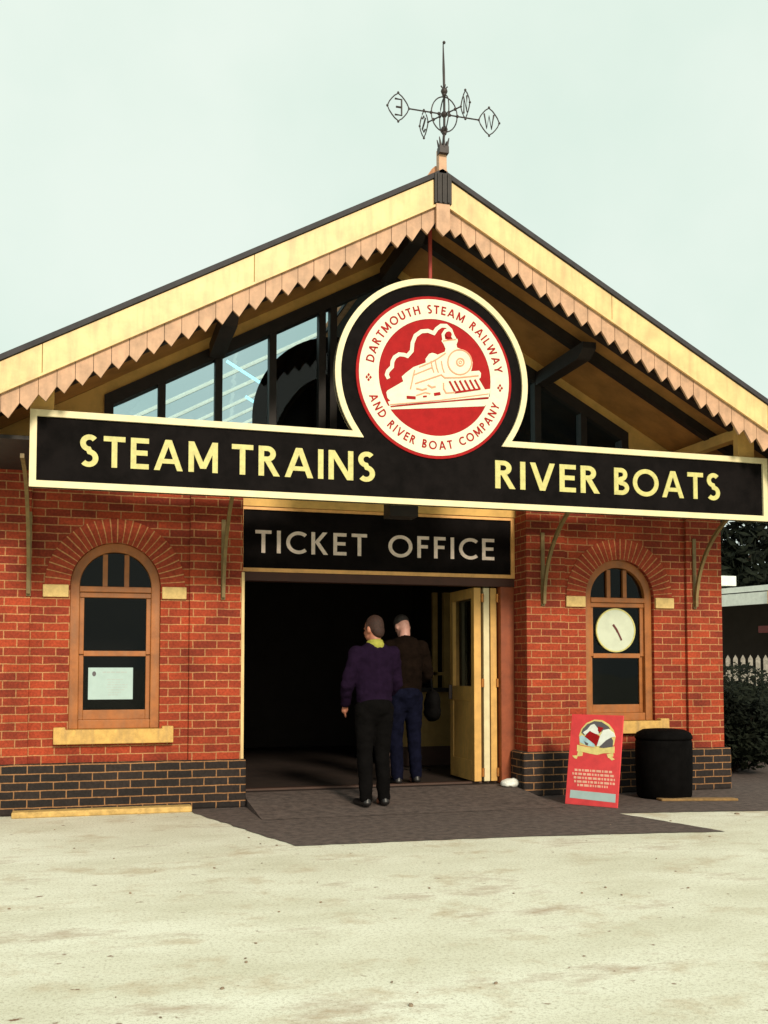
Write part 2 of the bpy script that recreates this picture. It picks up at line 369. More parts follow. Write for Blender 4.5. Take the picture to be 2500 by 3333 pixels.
for k in range(110):
    x, y, r = rng.uniform(-4.5, 4.5), rng.uniform(-7.2, -.5), rng.uniform(.003, .009) * (2.2 if rng.random() < .05 else 1)
    bmesh.ops.create_icosphere(bm, subdivisions=1, radius=1, matrix=Matrix.Translation((x, y, .004)) @ Matrix.Rotation(rng.uniform(0, 6), 4, 'Z') @ Matrix.Diagonal((r * 1.5, r, r * .6, 1)))
obj('grit', bm, M['grit'], None, kind='stuff')
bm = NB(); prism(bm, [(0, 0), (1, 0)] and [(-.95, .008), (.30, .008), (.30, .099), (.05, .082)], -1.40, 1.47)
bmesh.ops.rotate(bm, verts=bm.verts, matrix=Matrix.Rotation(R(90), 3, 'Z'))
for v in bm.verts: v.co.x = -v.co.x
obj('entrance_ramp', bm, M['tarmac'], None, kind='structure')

# ------------------------------------------------------------------ the station building
B = thing('station_building', 'red brick station ticket office with gabled canopy roof and dark brick base', 'building')
WL, WR, DL, DR, SP, TOPB = -3.87, 3.87, -1.45, 1.52, 2.09, 3.36
WC = (-2.63, 2.63); WH = .41; SILLZ = .79
# brick walls with arched openings
bm = NB(); T = .32
def wall_with_window(x0, x1, c):
    box(bm, x0, c - WH, 0, T, 0, TOPB); box(bm, c + WH, x1, 0, T, 0, TOPB); box(bm, c - WH, c + WH, 0, T, 0, SILLZ - .16)
    a = arc(c, SP, WH, 180, 0, 28); strip(bm, a, [(p[0], TOPB) for p in a], 0, T)
wall_with_window(WL, DL, WC[0]); wall_with_window(DR, WR, WC[1])
box(bm, WL, WL + T, T, 11, 0, TOPB); box(bm, WR - T, WR, T, 11, 0, TOPB); box(bm, WL, WR, 11, 11.3, 0, TOPB)
obj('brick_wall', bm, M['brick'], B)
# brick pilasters, standing 45 mm proud
for x0, x1 in ((WL, -3.385), (-1.95, DL), (DR, 1.962), (3.43, WR)):
    bm = NB(); box(bm, x0 - .003, x1, -.045, -.001, .455, TOPB - .02)
    obj('pilaster', bm, M['brick'], B, bevel=.006)
# dark brick plinth
for ps, pr in (((WL - .07, DL + .04), (DL, DL + .04)), ((DR - .06, WR + .07), (DR - .06, DR))):
    bm = NB(); box(bm, *ps, -.075, .0, 0, .46); box(bm, *pr, .0, .28, 0, .46)
    obj('plinth', bm, M['plinth'], B, bevel=.022)
# cream angle bead on the left door jamb
bm = NB(); box(bm, DL - .012, DL + .016, -.052, -.02, .462, 2.25); obj('corner_bead', bm, M['cream'], B)
bm = NB(); box(bm, DL, DR, .24, .32, 2.945, TOPB); obj('lintel_panel', bm, M['wallcream'], B)

def window(c):
    w = bpy.data.objects.new('window', None); put(w, B); w.empty_display_size = .2
    w.matrix_parent_inverse = Matrix.Identity(4)
    # voussoir ring with its own polar bond
    bm = NB(); uvl = bm.loops.layers.uv.new("UVMap"); n = 40; ri, ro = WH, WH + .225
    for i in range(n):
        a0, a1 = R(180 * i / n), R(180 * (i + 1) / n)
        ps = [(ri, a0), (ro, a0), (ro, a1), (ri, a1)]
        for y in (-.006,):
            f = bm.faces.new([bm.verts.new((c - r * math.cos(a), y, SP + r * math.sin(a))) for r, a in ps])
            for l, (r, a) in zip(f.loops, ps): l[uvl].uv = (.02 + (r - ri) * 1.9, a * .535)
    bmesh.ops.remove_doubles(bm, verts=bm.verts, dist=1e-5)
    e = bmesh.ops.extrude_face_region(bm, geom=bm.faces[:])
    for v in [g for g in e['geom'] if isinstance(g, bmesh.types.BMVert)]: v.co.y = .06
    obj('brick_arch', bm, M['arch'], w)
    for s in (-1, 1):
        bm = NB(); x0, x1 = sorted((c + s * (WH + .012), c + s * .648)); box(bm, x0, x1, -.030, .02, 1.978, 2.092)
        obj('impost_block', bm, M['impost'], w, bevel=.006)
    bm = NB(); prism(bm, [(c - .535, .63), (c + .535, .63), (c + .535, .785), (c + .43, .785), (c + .43, .762), (c - .43, .762), (c - .43, .785), (c - .535, .785)], -.085, .10)
    obj('sill', bm, M['sill'], w, bevel=.008)
    # outer frame
    bm = NB(); r0, r1 = WH, .325
    A = [(c - r0, .763)] + arc(c, SP, r0 - .001, 180, 0, 30) + [(c + r0, .763)]; Bq = [(c - r1, .763)] + arc(c, SP, r1, 180, 0, 30) + [(c + r1, .763)]
    strip(bm, A, Bq, .045, .16)
    box(bm, c - r1, c + r1, .055, .16, .763, .845)
    obj('frame', bm, M['frame'], w, bevel=.006)
    bm = NB(); box(bm, c - r1, c + r1, .035, .15, 2.035, 2.088); box(bm, c - r1, c + r1, .06, .15, 1.985, 2.035); obj('transom', bm, M['frame'], w, bevel=.005)
    for s in (-1, 1):
        bm = NB(); box(bm, c + s * .098 - .022, c + s * .098 + .022, .065, .12, 2.088, SP + .302); obj('glazing_bar', bm, M['frame'], w)
    bm = NB()                                             # sashes
    for z0, z1, y in ((1.455, 1.985, .075), (.845, 1.46, .10)):
        for s in (-1, 1):
            x0, x1 = sorted((c + s * r1, c + s * .283)); box(bm, x0, x1, y, y + .03, z0, z1)
    box(bm, c - .283, c + .283, .075, .105, 1.437, 1.487); box(bm, c - .283, c + .283, .10, .13, .845, .935)
    obj('sash', bm, M['frame'], w, bevel=.004)
    a = arc(c, SP, .33, 180, 0, 24)
    bm = NB(); bm.faces.new([bm.verts.new((x, .098, z)) for x, z in a]); obj('arched_pane', bm, M['glass'], w)
    for z0, z1, y in ((1.48, 1.99, .092), (.93, 1.44, .116)):
        bm = NB(); bm.faces.new([bm.verts.new(p) for p in ((c - .285, y, z0), (c + .285, y, z0), (c + .285, y, z1), (c - .285, y, z1))])
        obj('pane', bm, M['glass'], w)
for c in WC: window(c)

# gable wall with its glazing
def gz(x, a=5.56): return a - .545 * abs(x)
G0 = 3.40; gx = 2.76; zc = 3.93; za = 5.44                # glazing corner and apex
bm = NB()
prism(bm, [(WL, TOPB), (-gx, TOPB), (-gx, gz(gx, 5.51)), (WL, gz(WL, 5.51))], .02, .22); obj('gable_wall', bm, M['wallcream'], B); bm = NB()
prism(bm, [(gx, TOPB), (WR, TOPB), (WR, gz(WR, 5.51)), (gx, gz(gx, 5.51))], .02, .22)
obj('gable_wall', bm, M['wallcream'], B)
bm = NB()                                                # heavy dark frame following the rake
zin = lambda x: 5.335 - .545 * abs(x)
def bar(x0, x1, d0, d1, y0, y1): prism(bm, [(x0, d0(x0)), (x1, d0(x1)), (x1, d1(x1)), (x0, d1(x0))], y0, y1)
for s in (-1, 1):
    x0, x1 = sorted((s * gx, 0)); bar(x0, x1, lambda x: 5.40 - .545 * abs(x), lambda x: 5.40 - .13 - .545 * abs(x), .0, .14)
    x0, x1 = sorted((s * gx, s * (gx - .085))); bar(x0, x1, lambda x: TOPB, lambda x: 5.272 - .545 * abs(x), .0, .14)
for x in (-2.23, -1.69, -1.16, 1.16, 1.69, 2.23):
    bar(x - .036, x + .036, lambda x: TOPB, lambda x: 5.272 - .545 * abs(x), .01, .12)
for x in (-.66, -.545, .545, .66): bar(x - .035, x + .035, lambda x: TOPB, lambda x: 5.272 - .545 * abs(x), .01, .12)
box(bm, -gx + .085, gx - .085, 0.02, .12, TOPB, TOPB + .07)
obj('gable_frame', bm, M['timber'], B)
bm = NB(); bm.faces.new([bm.verts.new((x, .07, z)) for x, z in ((-gx + .05, TOPB + .05), (gx - .05, TOPB + .05), (gx - .05, gz(gx, 5.33)), (0, 5.33), (-gx + .05, gz(gx, 5.33)))])
obj('gable_glass', bm, M['gableglass'], B)

# roof: soffit boards, slates, ridge tiles, bargeboards, valance
YF = -1.69
def chevron(bm, top0, th, x1, y0, y1, x0=0.):
    for s in (-1, 1):
        prism(bm, [(s * x0, top0 - .545 * x0), (s * x1, top0 - .545 * x1), (s * x1, top0 - th - .545 * x1), (s * x0, top0 - th - .545 * x0)], y0, y1)
def slope(bm, s, top0, th, x0, x1, y0, y1):
    prism(bm, [(s * x0, top0 - .545 * x0), (s * x1, top0 - .545 * x1), (s * x1, top0 - th - .545 * x1), (s * x0, top0 - th - .545 * x0)], y0, y1)
def roof_layer(bm, top0, th, x1, y0, y1):
    slope(bm, 1, top0, th, 0, x1, y0, y1); slope(bm, -1, top0, th, 0, x1, y0, .35); slope(bm, -1, top0, th, 0, x1, 9.0, y1)
    slope(bm, -1, top0, th, 0, .08, .35, 9.0); slope(bm, -1, top0, th, 3.5, x1, .35, 9.0)
bm = NB()
for s in (-1, 1): slope(bm, s, 5.565, .05, 0, 4.25, -1.62, .20)
obj('soffit', bm, M['soffit'], B)
for s in (-1, 1):
    bm = NB(); slope(bm, s, 5.513, .14, 0, 2.76, .022, .198); obj('gable_wall', bm, M['wallcream'], B)
bm = NB(); slope(bm, 1, 5.565, .05, 0, 4.25, .20, 11.6); slope(bm, -1, 5.565, .05, 3.5, 4.25, .20, 11.6); slope(bm, -1, 5.565, .05, 0, 3.5, 9.0, 11.6)
obj('roof_deck', bm, M['timber'], B)
bm = NB(); roof_layer(bm, 5.615, .045, 4.32, -1.745, 11.7)
roof = obj('roof', bm, M['slate'], B)
bm = NB(); bm.faces.new([bm.verts.new((-x, y, 5.617 - .545 * x)) for x, y in ((.08, .35), (3.5, .35), (3.5, 9.), (.08, 9.))]); rl = obj('rooflight', bm, M['roofglass'], roof)
for k in range(9):
    bm = NB(); slope(bm, -1, 5.64, .05, .06, 3.52, .40 + k * 1.05, .425 + k * 1.05); obj('rooflight_bar', bm, M['white'], B)
bm = NB(); box(bm, WL + T, WR - T, .33, 10.9, 3.30, 3.335); obj('hall_ceiling', bm, M['picket'], B)
bm = NB(); prism(bm, [(WL, TOPB), (WR, TOPB), (WR, gz(WR, 5.36)), (0, 5.36), (WL, gz(WL, 5.36))], 11, 11.2); obj('rear_gable', bm, M['white'], B)
bm = NB(); prism(bm, arc(-.405, 3.877, .90, 0, 355, 71), .36, .40); obj('reflection_disc', bm, M['room0'], B)  # added dark disc standing in for the sign's reflection in the gable glass
bm = NB(); tube(bm, [(0, -1.66, 5.60), (0, 11.7, 5.60)], .085, 12); obj('ridge_tiles', bm, M['terracotta'], roof, smooth=True)
for s in (-1, 1):
    bm = NB()
    for xa, xb in ((0, 1.617), (1.62, 3.237), (3.24, 4.3)):
        prism(bm, [(s * xa, 5.566 - .545 * xa), (s * xb, 5.566 - .545 * xb), (s * xb, 5.331 - .545 * xb), (s * xa, 5.331 - .545 * xa)], YF - .035, YF + .02)
    bb = obj('bargeboard', bm, M['cream'], B, bevel=.004)
    bm = NB(); chev = [(s * 0, 5.335), (s * 4.3, 5.335 - .545 * 4.3), (s * 4.3, 5.315 - .545 * 4.3), (s * 0, 5.315)]; prism(bm, chev, YF - .045, YF - .02)
    obj('moulding', bm, M['cream'], bb)
    bm = NB(); bwid = .134; rng = random.Random(3)
    for i in range(30):
        x0 = .05 + i * bwid; x1 = x0 + bwid - .004; xm = (x0 + x1) / 2 + .012; zt = lambda x: 5.33 - .545 * x; ht = .142 + rng.uniform(-.004, .004)
        prism(bm, [(s * x0, zt(x0)), (s * x1, zt(x1)), (s * x1, zt(x1) - ht), (s * xm, zt(xm) - ht - .078), (s * x0, zt(x0) - ht)], YF - .012 + rng.uniform(-.002, .002), YF + .012)
    obj('valance', bm, M['salmon'], bb)
bm = NB(); box(bm, -.078, .078, YF - .065, YF - .036, 5.305, 5.57)
for x in (-.045, 0, .045): box(bm, x - .010, x + .010, YF - .078, YF - .064, 5.31, 5.565)
obj('apex_block', bm, M['timber'], B, bevel=.004)
bm = NB(); prism(bm, [(-.062, 5.304), (.062, 5.304), (.062, 5.085), (0, 5.02), (-.062, 5.085)], YF - .062, YF - .034); obj('pendant_board', bm, M['salmon'], B, bevel=.003)
bm = NB(); box(bm, -.036, .036, YF - .055, YF + .015, 5.575, 5.80); obj('finial_post', bm, M['salmon'], B, bevel=.004)
# rafters and purlins under the canopy
for y in (-1.22, -.80):
    for s in (-1, 1):
        bm = NB(); prism(bm, [(0, 5.512), (s * 4.0, 5.512 - .545 * 4), (s * 4.0, 5.41 - .545 * 4), (0, 5.41)], y - .045, y + .045); obj('rafter', bm, M['timber'], B)
for x in (-1.72, 0, 1.72):
    bm = NB(); z = 5.40 - .545 * abs(x)
    pr = [(-1.1, z), (-.02, z), (-.02, z - .135), (-.98, z - .135), (-1.1, z - .06)]
    prism(bm, pr, x - .07, x + .07); bmesh.ops.rotate(bm, verts=bm.verts, matrix=Matrix(((0, 1, 0), (1, 0, 0), (0, 0, 1))))
    obj('purlin', bm, M['timber'], B)
# eaves beams, posts and fascia beside the sign
for s in (-1, 1):
    bm = NB(); x0, x1 = sorted((s * 3.20, s * 3.31)); box(bm, x0, x1, -1.30, .0, 3.575, 3.675); obj('eaves_beam', bm, M['wallcream'], B)
    bm = NB(); x0, x1 = sorted((s * 3.16, s * 3.34)); box(bm, x0, x1, -1.375, -1.30, 2.84, 3.68); obj('sign_post', bm, M['wallcream'], B)
    bm = NB(); x0, x1 = sorted((s * 3.32, s * 4.2)); box(bm, x0, x1, -1.36, -.05, 3.13, 3.16); obj('eaves_board', bm, M['timber'], B)
bm = NB(); box(bm, -3.3, 3.3, -.62, -.50, 3.02, 3.16); obj('tie_beam', bm, M['timber'], B)
bm = NB(); box(bm, -.14, .14, -.62, -.40, 2.77, 3.02); obj('beam_block', bm, M['timber'], B)
# curved brackets
for x in (-3.40, -1.64, 1.70, 3.52):
    bm = NB(); pts = []
    for i in range(15):
        a = R(90 * i / 14); pts.append((-.08 - 1.18 * (1 - math.cos(a)), 2.0 + 1.02 * math.sin(a)))
    A, Bq = mitre(pts, .035)
    strip(bm, [tuple(p) for p in A], [tuple(p) for p in Bq], x - .016, x + .016)
    bmesh.ops.rotate(bm, verts=bm.verts, matrix=Matrix(((0, 1, 0), (1, 0, 0), (0, 0, 1))))
    box(bm, x - .020, x + .020, -.062, -.046, 1.98, 2.75)
    obj('bracket', bm, M['bracket'], B)

# doorway: frame, leaves, hall
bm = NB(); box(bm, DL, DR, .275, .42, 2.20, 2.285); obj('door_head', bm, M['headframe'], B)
bm = NB(); box(bm, 1.362, DR - .002, .28, .42, .1, 2.2); obj('door_post', bm, M['redframe'], B, bevel=.006); bm = NB(); box(bm, DL + .002, DL + .045, .28, .42, .1, 2.2)
obj('door_post', bm, M['redframe'], B, bevel=.006)
bm = NB(); box(bm, DL, DR, .42, .50, .1, .118); obj('threshold', bm, M['skirting'], B)
def leaf(x0, x1, full, sw):
    bm = NB(); y0, y1, z0, z1 = .36, 1.11, .125, 2.19
    box(bm, x0, x1, y0, y0 + sw, z0, z1); box(bm, x0, x1, y1 - sw, y1, z0, z1)
    box(bm, x0, x1, y0 + sw, y1 - sw, z0, .34); box(bm, x0, x1, y0 + sw, y1 - sw, .97, 1.13); box(bm, x0, x1, y0 + sw, y1 - sw, 2.08, z1)
    d = obj('door_leaf', bm, M['doorpaint'] if full else M['cream_pale'], B, bevel=.004)
    bm = NB(); box(bm, x0 + .012, x1 - .012, y0 + sw, y1 - sw, .34, .97)
    obj('door_panel', bm, M['doorpaint'] if full else M['cream_pale'], d)
    xm = (x0 + x1) / 2; bm = NB(); bm.faces.new([bm.verts.new(p) for p in ((xm, y0 + sw, 1.13), (xm, y1 - sw, 1.13), (xm, y1 - sw, 2.08), (xm, y0 + sw, 2.08))]); obj('door_pane', bm, M['glass'], d)
    return d
d = leaf(1.085, 1.165, True, .09)
bm = NB(); box(bm, 1.045, 1.085, 1.03, 1.06, .98, 1.14); obj('handle', bm, M['iron'], d, bevel=.006)
d2 = leaf(1.196, 1.262, False, .09); d3 = leaf(1.275, 1.345, True, .09)
for z in (.22, 1.17, 2.08):
    bm = NB(); tube(bm, [(1.181, .352, z - .045), (1.181, .352, z + .045)], .016, 8); obj('hinge', bm, M['brass'], d2)
    bm = NB(); tube(bm, [(1.352, .350, z - .045), (1.352, .350, z + .045)], .016, 8); obj('hinge', bm, M['brass'], d3)
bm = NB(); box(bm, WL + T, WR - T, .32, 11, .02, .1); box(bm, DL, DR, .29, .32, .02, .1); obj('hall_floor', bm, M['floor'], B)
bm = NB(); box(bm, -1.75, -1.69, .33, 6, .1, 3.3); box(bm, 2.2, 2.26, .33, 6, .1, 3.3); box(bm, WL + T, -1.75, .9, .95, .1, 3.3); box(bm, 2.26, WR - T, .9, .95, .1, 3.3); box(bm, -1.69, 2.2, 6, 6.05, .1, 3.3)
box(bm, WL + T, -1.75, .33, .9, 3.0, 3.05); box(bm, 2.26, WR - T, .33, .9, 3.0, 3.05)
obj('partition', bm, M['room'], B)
bm = NB(); box(bm, .72, 2.19, 2.5, 2.56, .34, 1.03); ct = obj('ticket_counter', bm, M['counter'], B)
bm = NB(); box(bm, .72, 2.19, 2.47, 2.56, .1, .34); obj('skirting', bm, M['skirting'], ct)
bm = NB(); box(bm, .68, 2.19, 2.38, 2.75, 1.03, 1.08); obj('counter_top', bm, M['timber'], ct)
bm = NB(); box(bm, 1.36, 1.42, 2.5, 2.56, 1.08, 2.3); box(bm, 1.50, 1.60, 2.48, 2.56, 1.08, 2.3); box(bm, .72, 2.19, 2.5, 2.56, 1.24, 1.28); obj('counter_screen', bm, M['counter'], ct)
# added glowing tubes that draw the cyan streaks behind the gable glass
for (a, b) in (((-1.53, .7, 4.53), (-1.16, .7, 4.32)), ((-1.10, .7, 4.28), (-.54, .7, 4.01)), ((-1.33, .7, 4.17), (-1.10, .7, 4.04)), ((-2.15, .7, 4.30), (-1.84, .7, 4.48)), ((-2.70, .7, 3.95), (-2.22, .7, 4.22))):
    bm = NB(); tube(bm, [a, b], .016, 8); lt = obj('cyan_streak', bm, M['tube'], B)

# ------------------------------------------------------------------ signs
YS = -1.42; CX, CZ, CR = .02, 3.87, .895
SG = thing('station_sign', 'long black sign with gold lettering and a round red emblem above it', 'sign', (0, YS, 2.75))
x0, x1, z0, z1 = -3.335, 3.44, 2.745, 3.36
ang = math.degrees(math.asin((z1 - CZ) / CR)); na = 64
oc = arc(CX, CZ, CR, 180 - ang, ang, na)      # over the top, left notch to right notch
outline = [(x0, z0), (x0, z1)] + oc + [(x1, z1), (x1, z0)]
bm = NB(); prism(bm, outline, YS, YS + .045); obj('sign_panel', bm, M['black'], SG)
A, Bq = mitre(outline, .052, True)
Ain = [Vector(p) for p in outline]; inn = []
Aa, Bb = mitre(outline, .104, True)
ctr = Vector((0, 3.05))
inn = Bb if (Bb[0] - ctr).length < (Aa[0] - ctr).length else Aa
bm = NB(); strip(bm, outline, [tuple(p) for p in inn], YS - .022, YS + .05, True); obj('border', bm, M['cream_pale'], SG)
for s, a, b in (("STEAM", -2.955, -1.86), ("TRAINS", -1.75, -.52), ("RIVER", .60, 1.635), ("BOATS", 1.785, 2.91)):
    bm = NB(); letter_line(bm, s, a, b, 2.93, .252, YS, t=.165, gap=.16, depth=.008); obj('lettering', bm, M['letter'], SG)
bm = NB(); tube(bm, [(-.0, YS + .02, CZ + CR - .01), (-.0, YS + .02, 5.30)], .018, 8); obj('hanging_rod', bm, M['redmetal'], SG)
RX, RZ, RR = .035, 3.885, .724
bm = NB(); prism(bm, arc(RX, RZ, RR, 0, 360 - 5, 71), YS - .012, YS); em = obj('emblem', bm, M['red'], SG)
bm = NB(); strip(bm, arc(RX, RZ, RR - .026, 0, 355, 71), arc(RX, RZ, .522, 0, 355, 71), YS - .016, YS - .011, True); obj('emblem_ring', bm, M['emblem'], em)
bm = NB(); letter_ring(bm, "DARTMOUTH STEAM RAILWAY", RX, RZ, .570, .075, YS - .016, 90, 163); obj('emblem_lettering', bm, M['red'], em); bm = NB(); letter_ring(bm, "AND RIVER BOAT COMPANY", RX, RZ, .568, .075, YS - .016, 270, 143, inside=True); obj('emblem_lettering', bm, M['red'], em)
for s in (-1, 1):
    bm = NB(); px, pz = RX + s * .612, RZ - .045
    for (u, v) in ((0, .018), (-.017, -.004), (.017, -.004), (0, -.026)):
        prism(bm, [(px + u, pz + v + .017), (px + u + .012, pz + v), (px + u, pz + v - .014), (px + u - .012, pz + v)], YS - .019, YS - .0155)
    obj('emblem_mark', bm, M['red'], em)
def E2(x, z):                                            # emblem tracing -> metres
    dx = x - 821; dz = (z - 825) - .072 * dx
    return (RX + dx / 761 * .520, RZ - dz / 795 * .520)
def EP(bm, pts, d=.0, base=-.012): prism(bm, [E2(*p) for p in pts], YS + base - .004 - d, YS + base + .001)
def EL(bm, pts, wd, d=0., closed=False, base=-.012):
    q = [E2(*p) for p in pts]; a, b = mitre(q, wd, closed); strip(bm, [tuple(p) for p in a], [tuple(p) for p in b], YS + base - .004 - d, YS + base + .001, closed)
bm = NB()
loco = [(160, 1035), (175, 1010), (385, 885), (365, 820), (420, 770), (520, 690), (690, 625), (685, 575), (735, 505), (775, 490), (820, 500), (850, 515), (950, 470), (960, 430), (935, 370),
        (905, 325), (925, 290), (1000, 310), (1125, 290), (1130, 320), (1110, 370), (1120, 410), (1180, 435), (1260, 470), (1310, 540), (1335, 610), (1325, 690), (1310, 735), (1425, 725), (1450, 760),
        (1445, 820), (1420, 840), (1505, 985), (1580, 975), (1570, 1085), (1300, 1110), (900, 1150), (600, 1175), (205, 1215), (180, 1160), (215, 1150), (175, 1110)]
EP(bm, loco)
EP(bm, [(150, 1220), (220, 1265), (900, 1240), (1500, 1215), (1560, 1150), (1545, 1118), (1000, 1155), (500, 1195)], .0002)
smoke = [(190, 850), (165, 800), (180, 750), (235, 690), (240, 620), (270, 560), (330, 520), (400, 525), (440, 540), (500, 470), (510, 360), (550, 260), (630, 200), (720, 190), (800, 220), (840, 160), (900, 115), (970, 115), (1030, 170), (1060, 250), (1090, 300)]
EL(bm, smoke, .034, .0005)
EL(bm, [(935, 300), (925, 235), (960, 180), (1030, 170)], .026, .0009)
obj('locomotive', bm, M['emblem'], em)
bm = NB(); Q = -.0166
circ = lambda cx, cz, r, n=28: [(cx + r * math.cos(2 * math.pi * i / n), cz + r * 1.04 * math.sin(2 * math.pi * i / n)) for i in range(n)]
EL(bm, circ(1155, 612, 165), .011, .0, True, Q); EL(bm, circ(1162, 612, 50), .012, .0002, True, Q); EL(bm, circ(1162, 612, 18), .006, .0, True, Q)
EL(bm, [(925, 325), (1100, 300)], .008, 0, False, Q)
EL(bm, [(520, 800), (500, 900), (480, 990)], .010, 0, False, Q); EL(bm, [(540, 730), (520, 800), (590, 770), (780, 690)], .010, .0003, False, Q)
EL(bm, [(545, 915), (700, 860), (900, 790), (945, 830), (1150, 825), (1415, 795)], .011, .0005, False, Q)
for x in (760, 820, 900): EL(bm, [(x, 600), (x + 15, 690), (x + 40, 760)], .008, .0007, False, Q)
EL(bm, [(600, 690), (760, 620), (850, 570), (960, 490)], .010, .0009, False, Q)
EL(bm, [(930, 900), (930, 980), (965, 1040), (1080, 1030)], .011, .0002, False, Q)
EL(bm, [(560, 980), (640, 1000), (700, 980)], .014, 0, False, Q); EL(bm, [(715, 930), (770, 965), (820, 950)], .014, .0002, False, Q); EL(bm, [(560, 1075), (680, 1035), (750, 1050)], .011, 0, False, Q)
EL(bm, [(210, 1200), (600, 1165), (900, 1135), (1555, 1045)], .007, .0004, False, Q)
obj('locomotive_detail', bm, M['emblemline'], em)
bm = NB()
for k in range(6):
    x = 1010 + 70 * k; EL(bm, [(x, 875 - 5 * k), (x + 75, 1015 - 6 * k)], .017, 0, False, Q)
EP(bm, [(1085, 1045), (1090, 1015), (1400, 975), (1440, 960), (1440, 990)], .0004, Q)
EL(bm, [(215, 1228), (600, 1190), (900, 1160), (1555, 1100)], .010, .0002, False, Q)
EP(bm, circ(1002, 235, 42, 16), 0, Q)
EL(bm, [(430, 1100), (550, 1108)], .026, 0, False, Q); EL(bm, [(800, 1060), (885, 1045)], .026, .0, False, Q); EL(bm, [(650, 1090), (700, 1085)], .014, 0, False, Q)
obj('locomotive_shadow', bm, M['red'], em)

YT = .275
TS = thing('ticket_office_sign', 'black board reading TICKET OFFICE with thin ochre border over the doorway', 'sign', (0, YT, 2.28))
bm = NB(); box(bm, DL + .004, DR - .004, YT, YT + .05, 2.288, 2.94); obj('sign_panel', bm, M['black'], TS)
o4 = [(DL + .004, 2.288), (DL + .004, 2.94), (DR - .004, 2.94), (DR - .004, 2.288)]
i4 = [(DL + .045, 2.326), (DL + .045, 2.912), (DR - .045, 2.912), (DR - .045, 2.326)]
bm = NB(); strip(bm, o4, i4, YT - .02, YT, True); obj('border', bm, M['ochre'], TS)
for s, a, b in (("TICKET", -1.283, -.125), ("OFFICE", .108, 1.287)):
    bm = NB(); letter_line(bm, s, a, b, 2.480, .228, YT, t=.15, gap=.22); obj('lettering', bm, M['ticketletter'], TS)

NT = thing('paper_notice', 'white paper notice taped inside the lower pane of the left arched window', 'notice', (-2.66, .11, 1.03))
bm = NB(); box(bm, -2.868, -2.462, .108, .110, 1.032, 1.330); obj('sheet', bm, M['paper'], NT)
bm = NB(); rng = random.Random(5)
prism(bm, arc(-2.815, 1.272, .018, 0, 330, 11, .024), .1065, .1085)
pl = obj('emblem', bm, M['ink'], NT)
bm = NB()
def scrib(bm, xa, xb, z, h, y, rng):
    x = xa
    while x < xb:
        l = rng.uniform(.012, .04); box(bm, x, min(x + l, xb), y - .0012, y, z, z + h); x += l + .008
scrib(bm, -2.74, -2.52, 1.283, .009, .1082, rng)
for k in range(7): scrib(bm, -2.70 + rng.uniform(0, .02), -2.60 + rng.uniform(0, .10), 1.215 - k * .024, .006, .1082, rng)
obj('text_lines', bm, M['greyink'], NT)

CL = thing('wall_clock', 'round white clock face with dark red hands in the right arched window', 'clock', (2.6, .09, 1.5))
CCX, CCZ = 2.615, 1.737
bm = NB(); prism(bm, arc(CCX, CCZ, .229, 0, 354, 59), .070, .088); obj('clock_face', bm, M['clock'], CL, bevel=.004)
bm = NB(); strip(bm, arc(CCX, CCZ, .238, 0, 354, 59), arc(CCX, CCZ, .224, 0, 354, 59), .066, .089, True); obj('rim', bm, M['letter'], CL)
bm = NB(); a, b = mitre([(CCX - .032, CCZ + .062), (CCX + .012, CCZ + .002), (CCX + .022, CCZ - .02)], .024); strip(bm, a, b, .066, .069); obj('hand', bm, M['hand'], CL)
bm = NB(); a, b = mitre([(CCX + .005, CCZ + .015), (CCX + .04, CCZ - .05), (CCX + .068, CCZ - .108)], .018); strip(bm, a, b, .0635, .0655); obj('hand', bm, M['hand'], CL)

# ------------------------------------------------------------------ weather vane
VY = -1.75
VN = thing('weather_vane', 'black wrought iron compass weather vane on the gable peak', 'weather vane', (0, VY, 5.74))
VX, VZ = .012, 6.095
bm = NB(); tube(bm, [(0, VY, 5.80), (VX, VY, 5.95), (VX, VY, 6.3), (VX - .004, VY, 6.5), (VX - .008, VY, 6.72)], [.012, .011, .011, .012, .005], 8)
for z, r in ((6.30, .030), (6.27, .020), (5.93, .022), (5.96, .030), (VZ, .028), (6.735, .014)): bmesh.ops.create_uvsphere(bm, u_segments=10, v_segments=6, radius=r, matrix=Matrix.Translation((VX, VY, z)))
for z in (6.33,):
    for a in range(4): tube(bm, [(VX, VY, z - .02), (VX + .03 * math.cos(a * 1.571), VY + .03 * math.sin(a * 1.571), z + .015)], .006, 5)
obj('pole', bm, M['iron'], VN, smooth=True)
bm = NB(); box(bm, -.042, .042, VY - .035, VY + .035, 5.74, 5.80)
for x, y in ((-.035, -.03), (.035, -.03), (-.035, .03), (.035, .03), (0, -.035)): tube(bm, [(x * .7, VY + y * .7, 5.79), (x * 1.25, VY + y, 5.875)], [.015, .004], 6)
obj('crown_base', bm, M['iron'], VN)
bm = NB()
tube(bm, [(VX + .118 * math.cos(a * math.pi / 14), VY, VZ + .155 * math.sin(a * math.pi / 14)) for a in range(28)], .0055, 6, True)
tube(bm, [(VX, VY + .118 * math.cos(a * math.pi / 14), VZ + .155 * math.sin(a * math.pi / 14)) for a in range(28)], .0055, 6, True)
obj('ring', bm, M['iron'], VN)
AN = (.52, -.854)
for ax, rr in (((1, 0), .32), (AN, .18)):
    bm = NB(); tube(bm, [(VX - ax[0] * rr, VY - ax[1] * rr, VZ), (VX + ax[0] * rr, VY + ax[1] * rr, VZ)], .006, 6)
    for k in (-.12, -.05, .05, .12): bmesh.ops.create_uvsphere(bm, u_segments=8, v_segments=5, radius=.014, matrix=Matrix.Translation((VX + ax[0] * k, VY + ax[1] * k, VZ)))
    obj('cross_arm', bm, M['iron'], VN)
